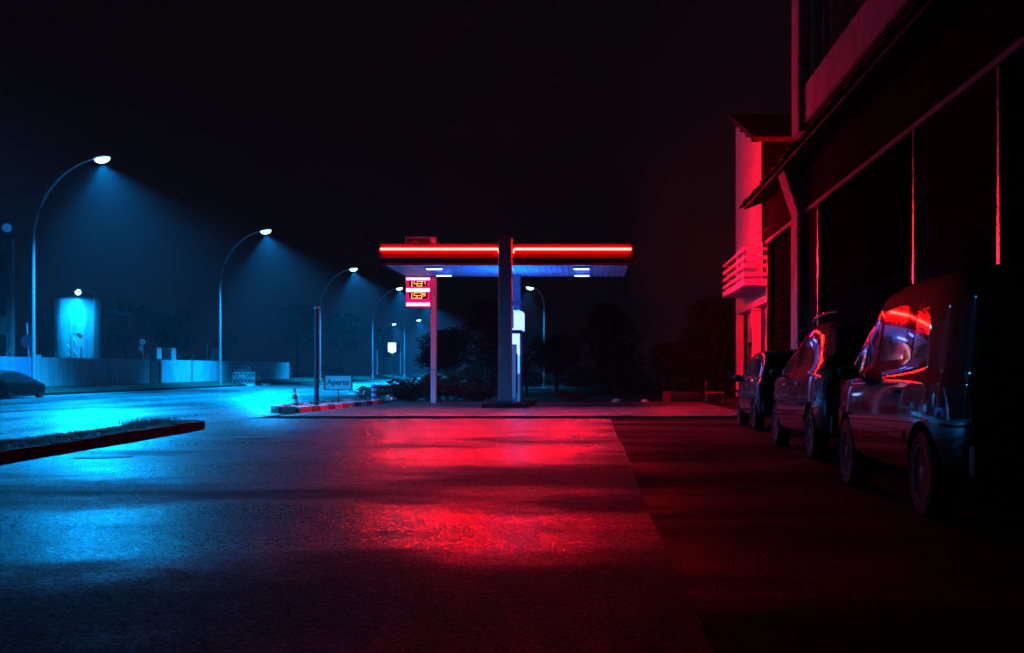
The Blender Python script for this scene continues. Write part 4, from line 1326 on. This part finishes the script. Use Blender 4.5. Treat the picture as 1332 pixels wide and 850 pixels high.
mpv_spec = dict(cat='car', L=4.35, W=1.80, wheel_r=.32, axles=[.76, 3.50],
    stations=[0, .03, .14, .34, .62, .98, 1.30, 1.42, 1.80, 2.26, 2.36, 2.72, 3.04, 3.26, 3.46, 3.70, 3.98, 4.20, 4.32, 4.35],
    top=[(0, 1.20), (.03, 1.40), (.14, 1.58), (.34, 1.70), (.8, 1.78), (1.5, 1.78), (2.1, 1.72), (2.6, 1.53), (3.04, 1.25), (3.26, 1.10), (3.5, 1.04), (3.9, .94), (4.2, .80), (4.35, .60)],
    belt=[(0, 1.06), (1.0, 1.08), (2.4, 1.04), (3.1, .98), (3.4, .95), (3.9, .86), (4.2, .74), (4.35, .56)],
    plan=[(0, .88), (.03, .92), (.14, .96), (.5, 1), (3.4, 1), (3.8, .97), (4.1, .88), (4.25, .78), (4.35, .62)],
    sill=[(0, .42), (.14, .33), (.8, .23), (3.6, .23), (4.2, .27), (4.35, .38)],
    tumble=[(0, .22)],
    panes=[(.34, .98), (1.42, 2.26), (2.36, 3.04)], screen=(2.36, 3.26), mirror=(2.85, 1.08), head=(3.95, .74), tail=(.85, 1.3), rear_glass=(1.15, 1.48), plate=.80,
    seams=[1.36, 2.31, 2.95], mould=[(1.15, 3.05, .50), (1.2, 3.0, .66)], handles=[(1.55, .93), (2.5, .91)], rails=(.5, 2.2, 1.83, .56), aerial=.45, handle_mat='chrome')
city_spec = dict(cat='car', L=3.55, W=1.60, wheel_r=.28, axles=[.60, 2.85],
    stations=[0, .03, .12, .30, .56, .90, 1.14, 1.24, 1.60, 1.92, 2.00, 2.30, 2.52, 2.66, 2.84, 3.04, 3.26, 3.44, 3.53, 3.55],
    top=[(0, 1.22), (.03, 1.40), (.12, 1.52), (.30, 1.57), (1.0, 1.59), (1.6, 1.57), (1.95, 1.50), (2.30, 1.30), (2.55, 1.10), (2.7, 1.0), (3.0, .95), (3.3, .84), (3.5, .66), (3.55, .56)],
    belt=[(0, .96), (1.0, .97), (2.0, .95), (2.6, .92), (3.0, .86), (3.3, .76), (3.55, .52)],
    plan=[(0, .90), (.03, .94), (.12, .97), (.4, 1), (2.8, 1), (3.1, .97), (3.35, .88), (3.48, .78), (3.55, .64)],
    sill=[(0, .38), (.12, .30), (.6, .22), (2.9, .22), (3.4, .26), (3.55, .36)],
    tumble=[(0, .16)],
    panes=[(.30, .90), (1.24, 1.92), (2.00, 2.52)], screen=(2.0, 2.66), mirror=(2.36, 1.0), head=(3.2, .68), tail=(.7, 1.05), rear_glass=(1.02, 1.4), plate=.66,
    seams=[1.18, 2.3], mould=[(1.0, 2.4, .5)], handles=[(1.4, .86)], aerial=.4)

def place(o, x, y, z=0, rz=0):
    o.location = (x, y, z); o.rotation_euler = (0, 0, rz)
van = make_car('parked_van', 'dark van parked nearest the camera on the right', van_spec, 'paint_van', 'vehicles parked along the warehouse')
place(van, 2.35 + .89, 8.33 - .78, -.004)
mpv = make_car('parked_car', 'dark people carrier with roof rails parked in front of the van', mpv_spec, 'paint_mpv', 'vehicles parked along the warehouse')
place(mpv, 2.69 + .90, 14.42 - .76, -.004)
city = make_car('parked_car', 'small grey car parked farthest along the warehouse', city_spec, 'paint_city', 'vehicles parked along the warehouse')
place(city, 3.10 + .80, 22.4 - .60, -.004)
hat = make_car('parked_car', 'pale small car parked by the grey wall behind the ring barrier', city_spec, 'paint_far', detail=False)
place(hat, -29.0 + .35, 94.2, gz(96) + .12)
cpe = make_car('parked_car', 'low black car parked at the left edge of the street', mpv_spec, 'paint_black', detail=False)
place(cpe, -26.45, 50.0, .01 + gz(50)); cpe.scale = (1, 1, .72)
far = make_car('parked_car', 'dim distant car parked beyond the Aperto sign', mpv_spec, 'paint_far', detail=False)
place(far, -28.9, 131, gz(131) + .16, R(155))

# ================================================================== VEGETATION
def crown_mesh(name, blobs, n, leaf, seed, mat='leaf'):
    rd = random.Random(seed)
    m = MB()
    tot = sum(b[3] ** 2 for b in blobs)
    for (bx, by, bz, br) in blobs:
        for _ in range(int(n * br * br / tot)):
            d = Vector((rd.gauss(0, 1), rd.gauss(0, 1), rd.gauss(0, 1))).normalized() * br * rd.uniform(.55, 1.05)
            c = Vector((bx, by, bz)) + Vector((d.x, d.y, d.z * .8))
            a = Vector((rd.gauss(0, 1), rd.gauss(0, 1), rd.gauss(0, .6))).normalized()
            u, w = basis(a)
            s = leaf * rd.uniform(.6, 1.3)
            m.add([c - u * s, c + w * s * .45, c + u * s, c - w * s * .45], [(0, 1, 2, 3)])
    me = bpy.data.meshes.new(name)
    me.from_pydata(m.v, [], m.f); me.materials.append(M(mat))
    return me
def tree_meshes(h, seed, n, leaf, mat='leaf'):
    rd = random.Random(seed)
    tr = MB()
    lean = rd.uniform(-.2, .2)
    tr.tube([(0, 0, -.1), (lean * .3, 0, h * .2), (lean, .1, h * .45), (lean * 1.2, .1, h * .7)], [h * .022, h * .018, h * .013, h * .006], 8)
    blobs = []
    for k in range(9):
        a = rd.uniform(0, 6.28); rr = rd.uniform(.08, .28) * h
        z = rd.uniform(.42, .88) * h
        if z > .75 * h: rr *= .5
        p = (rr * math.cos(a) + lean, rr * math.sin(a), z)
        z0 = h * rd.uniform(.28, .5)
        tr.tube([(lean * z0 / h * 2, 0, z0), ((p[0]) * .5 + lean * .3, p[1] * .5, (z0 + z) / 2 + .1), p], [h * .009, h * .006, h * .002], 5)
        blobs.append((*p, h * rd.uniform(.09, .17)))
    return tr.mesh('trunk', 'bark', True), crown_mesh('crown', blobs, n, leaf, seed, mat)
TM = [tree_meshes(8, 11, 3600, .15), tree_meshes(8, 23, 3600, .15), tree_meshes(8, 37, 3600, .14, 'leaf_dark')]
def bushy(h, seed, n, leaf):
    rd = random.Random(seed)
    tr = MB(); tr.tube([(0, 0, -.1), (.1, 0, h * .3), (.05, .1, h * .7)], [h * .025, h * .018, h * .006], 8)
    bl = []
    for k in range(22):
        a = rd.uniform(0, 6.28); z = rd.uniform(.10, .86) * h
        rr = rd.uniform(.05, .42) * h * (1.05 - z / h)
        p = (rr * math.cos(a), rr * math.sin(a), z)
        tr.tube([(0, 0, z * .5), (p[0] * .6, p[1] * .6, z * .8), p], [h * .008, h * .005, h * .002], 5)
        bl.append((*p, h * rd.uniform(.10, .20)))
    return tr.mesh('trunk', 'bark', True), crown_mesh('crown', bl, n, leaf, seed, 'leaf_dark')
TM.append(bushy(8, 51, 9000, .13)); TM.append(bushy(8, 67, 9000, .13))
def tree(x, y, h, k, label, z=0.0, rz=None):
    t = thing('tree', label, 'tree', (x, y, z), 'trees around the street')
    wd = 1.0 if k < 3 else (1.65 if h < 5 else 1.2)
    t.scale = (h / 8 * wd, h / 8 * wd * .9, h / 8)
    t.rotation_euler = (0, 0, rz if rz is not None else (x * 7 + y) % 6.28)
    link('trunk', TM[k][0], t); link('crown', TM[k][1], t)
wbz = lambda y: wall_base(y) - .05
tree(-36.8, 91, 7.4, 0, 'dim tree behind the wall, left of the second lamp pole', wbz(91))
tree(-34.3, 95, 7.0, 1, 'dim tree behind the caged containers', wbz(95))
tree(-36.2, 114, 5.2, 2, 'low tree behind the wall, right of the second lamp pole', wbz(110))
tree(-34.0, 133, 10.5, 1, 'tall tree right of the grey wall, left of the dark steel post', wbz(125))
tree(-33.0, 150, 9.6, 0, 'tall tree beyond the distant parked car', wbz(140))
tree(-24.0 - 9, 182, 9, 2, 'far tree between the third and fourth lamp poles', 1.0)
tree(-9.0, 72, 4.4, 3, 'dark tree behind the price sign pole', 0.02)
tree(-5.7, 64, 5.8, 4, 'dark tree behind the canopy, left of the front pillar', 0.02)
tree(-2.6, 82, 4.4, 3, 'dark tree right of the fuel pump, under the canopy edge', 0.02)
tree(1.2, 78, 6.6, 4, 'slender dark tree beyond the right end of the canopy', 0.02)
tree(4.9, 70, 3.4, 3, 'dark tree midway between the canopy and the red house', 0.02)
tree(9.0, 88, 7.6, 4, 'dark tree just left of the red house', 0.02)
def shrub_mesh(seed, w, d, h, n, leaf, mat):
    rd = random.Random(seed)
    bl = [(rd.uniform(-w, w) * .7, rd.uniform(-d, d) * .7, h * rd.uniform(.35, .65), h * rd.uniform(.3, .42)) for _ in range(6)]
    st = MB()
    for b in bl: st.tube([(b[0] * .3, b[1] * .3, -.05), (b[0] * .8, b[1] * .8, b[2] * .6), (b[0], b[1], b[2])], [.025, .018, .008], 5)
    return st.mesh('stems', 'bark'), crown_mesh('foliage', bl, n, leaf, seed, mat)
SM = [shrub_mesh(5, 1.2, .9, 1.0, 1700, .06, 'leaf'), shrub_mesh(9, 1.2, .9, 1.0, 1700, .06, 'leaf_dark')]
def shrub(x, y, s, k, label, z=0.02, sz=None):
    t = thing('shrub', label, 'shrub', (x, y, z), 'shrubs around the station')
    t.scale = (s, s, sz or s); t.rotation_euler = (0, 0, (x * 5 + y * 3) % 6.28)
    link('stems', SM[k][0], t); link('foliage', SM[k][1], t)
shrub(-8.6, 47.6, 1.0, 0, 'leafy shrub just behind the banded bollard', .02, .85)
shrub(-7.5, 46.8, 1.05, 1, 'low shrub left of the price sign pole', .02, .9)
shrub(-6.0, 46.6, 1.0, 0, 'low shrub at the foot of the price sign pole', .02, 1.05)
shrub(-4.7, 47.5, 1.2, 1, 'shrub between the price sign pole and the pump pillar', .02, .8)
shrub(-8.2, 50.5, 1.3, 1, 'larger shrub behind the others left of the price sign', .02, 1.2)
shrub(-6.6, 51.5, 1.4, 0, 'larger shrub behind the price sign pole', .02, 1.3)
shrub(3.6, 46.6, .8, 0, 'low ragged shrub left of the bench', .02, .5)
shrub(4.3, 48.2, .7, 1, 'low shrub behind the bench', .02, .55)
shrub(-.6, 49.0, .9, 1, 'low shrub behind the right half of the canopy', .02, .5)

# small things on the far right of the forecourt
bn = thing('bench', 'small bench standing before the red house at the forecourt edge', 'bench', (4.75, 45.0, .02))
for k in range(3): MB().box(4.45, 5.1, 44.75 + k * .13, 44.86 + k * .13, .42, .46).build('seat_slat', 'wood', bn)
for k in range(2): MB().box(4.405, 4.44, 44.78, 45.12, .55 + k * .15, .66 + k * .15).build('backrest_slat', 'wood', bn)
for (x, y) in ((4.42, 44.78), (4.42, 45.08), (5.06, 44.78), (5.06, 45.08)):
    MB().tube([(x, y, .02), (x, y, .86 if x < 4.5 else .42)], .018, 6).build('leg', 'dark_steel', bn)
pl = thing('planter', 'square brick-red planter left of the low shrub', 'planter', (2.9, 44.5, .055))
MB().prism([(2.7, 44.3), (3.0, 44.3), (3.0, 44.6), (2.7, 44.6)], .056, .42).build('pot', 'brick_red', pl)
MB().box(2.67, 3.03, 44.27, 44.63, .42, .48).build('rim', 'brick_red', pl)
for i, (x, lab) in enumerate(((.92, 'small pale stone at the back edge of the forecourt, left of two'), (2.05, 'small pale stone at the back edge of the forecourt, right of two'))):
    o = blob(.12, 20 + i, (1.5, 1, .7), 1).build('kerb_rock', 'pebble'); o.location = (x, 45.3, .1); tag(o, lab, 'rock')

# ================================================================== HAZE
hz = MB().box(-290, 290, -38, 590, -1.2, 14.2).build('haze', 'soil')
hz['kind'] = 'stuff'; hz['label'] = 'thin night haze over the whole street'; hz['category'] = 'haze'
hm = bpy.data.materials.new('haze'); hm.use_nodes = True
hm.node_tree.nodes.clear()
ho = hm.node_tree.nodes.new('ShaderNodeOutputMaterial')
hv = hm.node_tree.nodes.new('ShaderNodeVolumePrincipled')
hv.inputs['Color'].default_value = (.85, .9, 1, 1)
hv.inputs['Density'].default_value = 0.00025
hv.inputs['Anisotropy'].default_value = 0.15
hm.node_tree.links.new(hv.outputs[0], ho.inputs['Volume'])
hz.data.materials.clear(); hz.data.materials.append(hm)
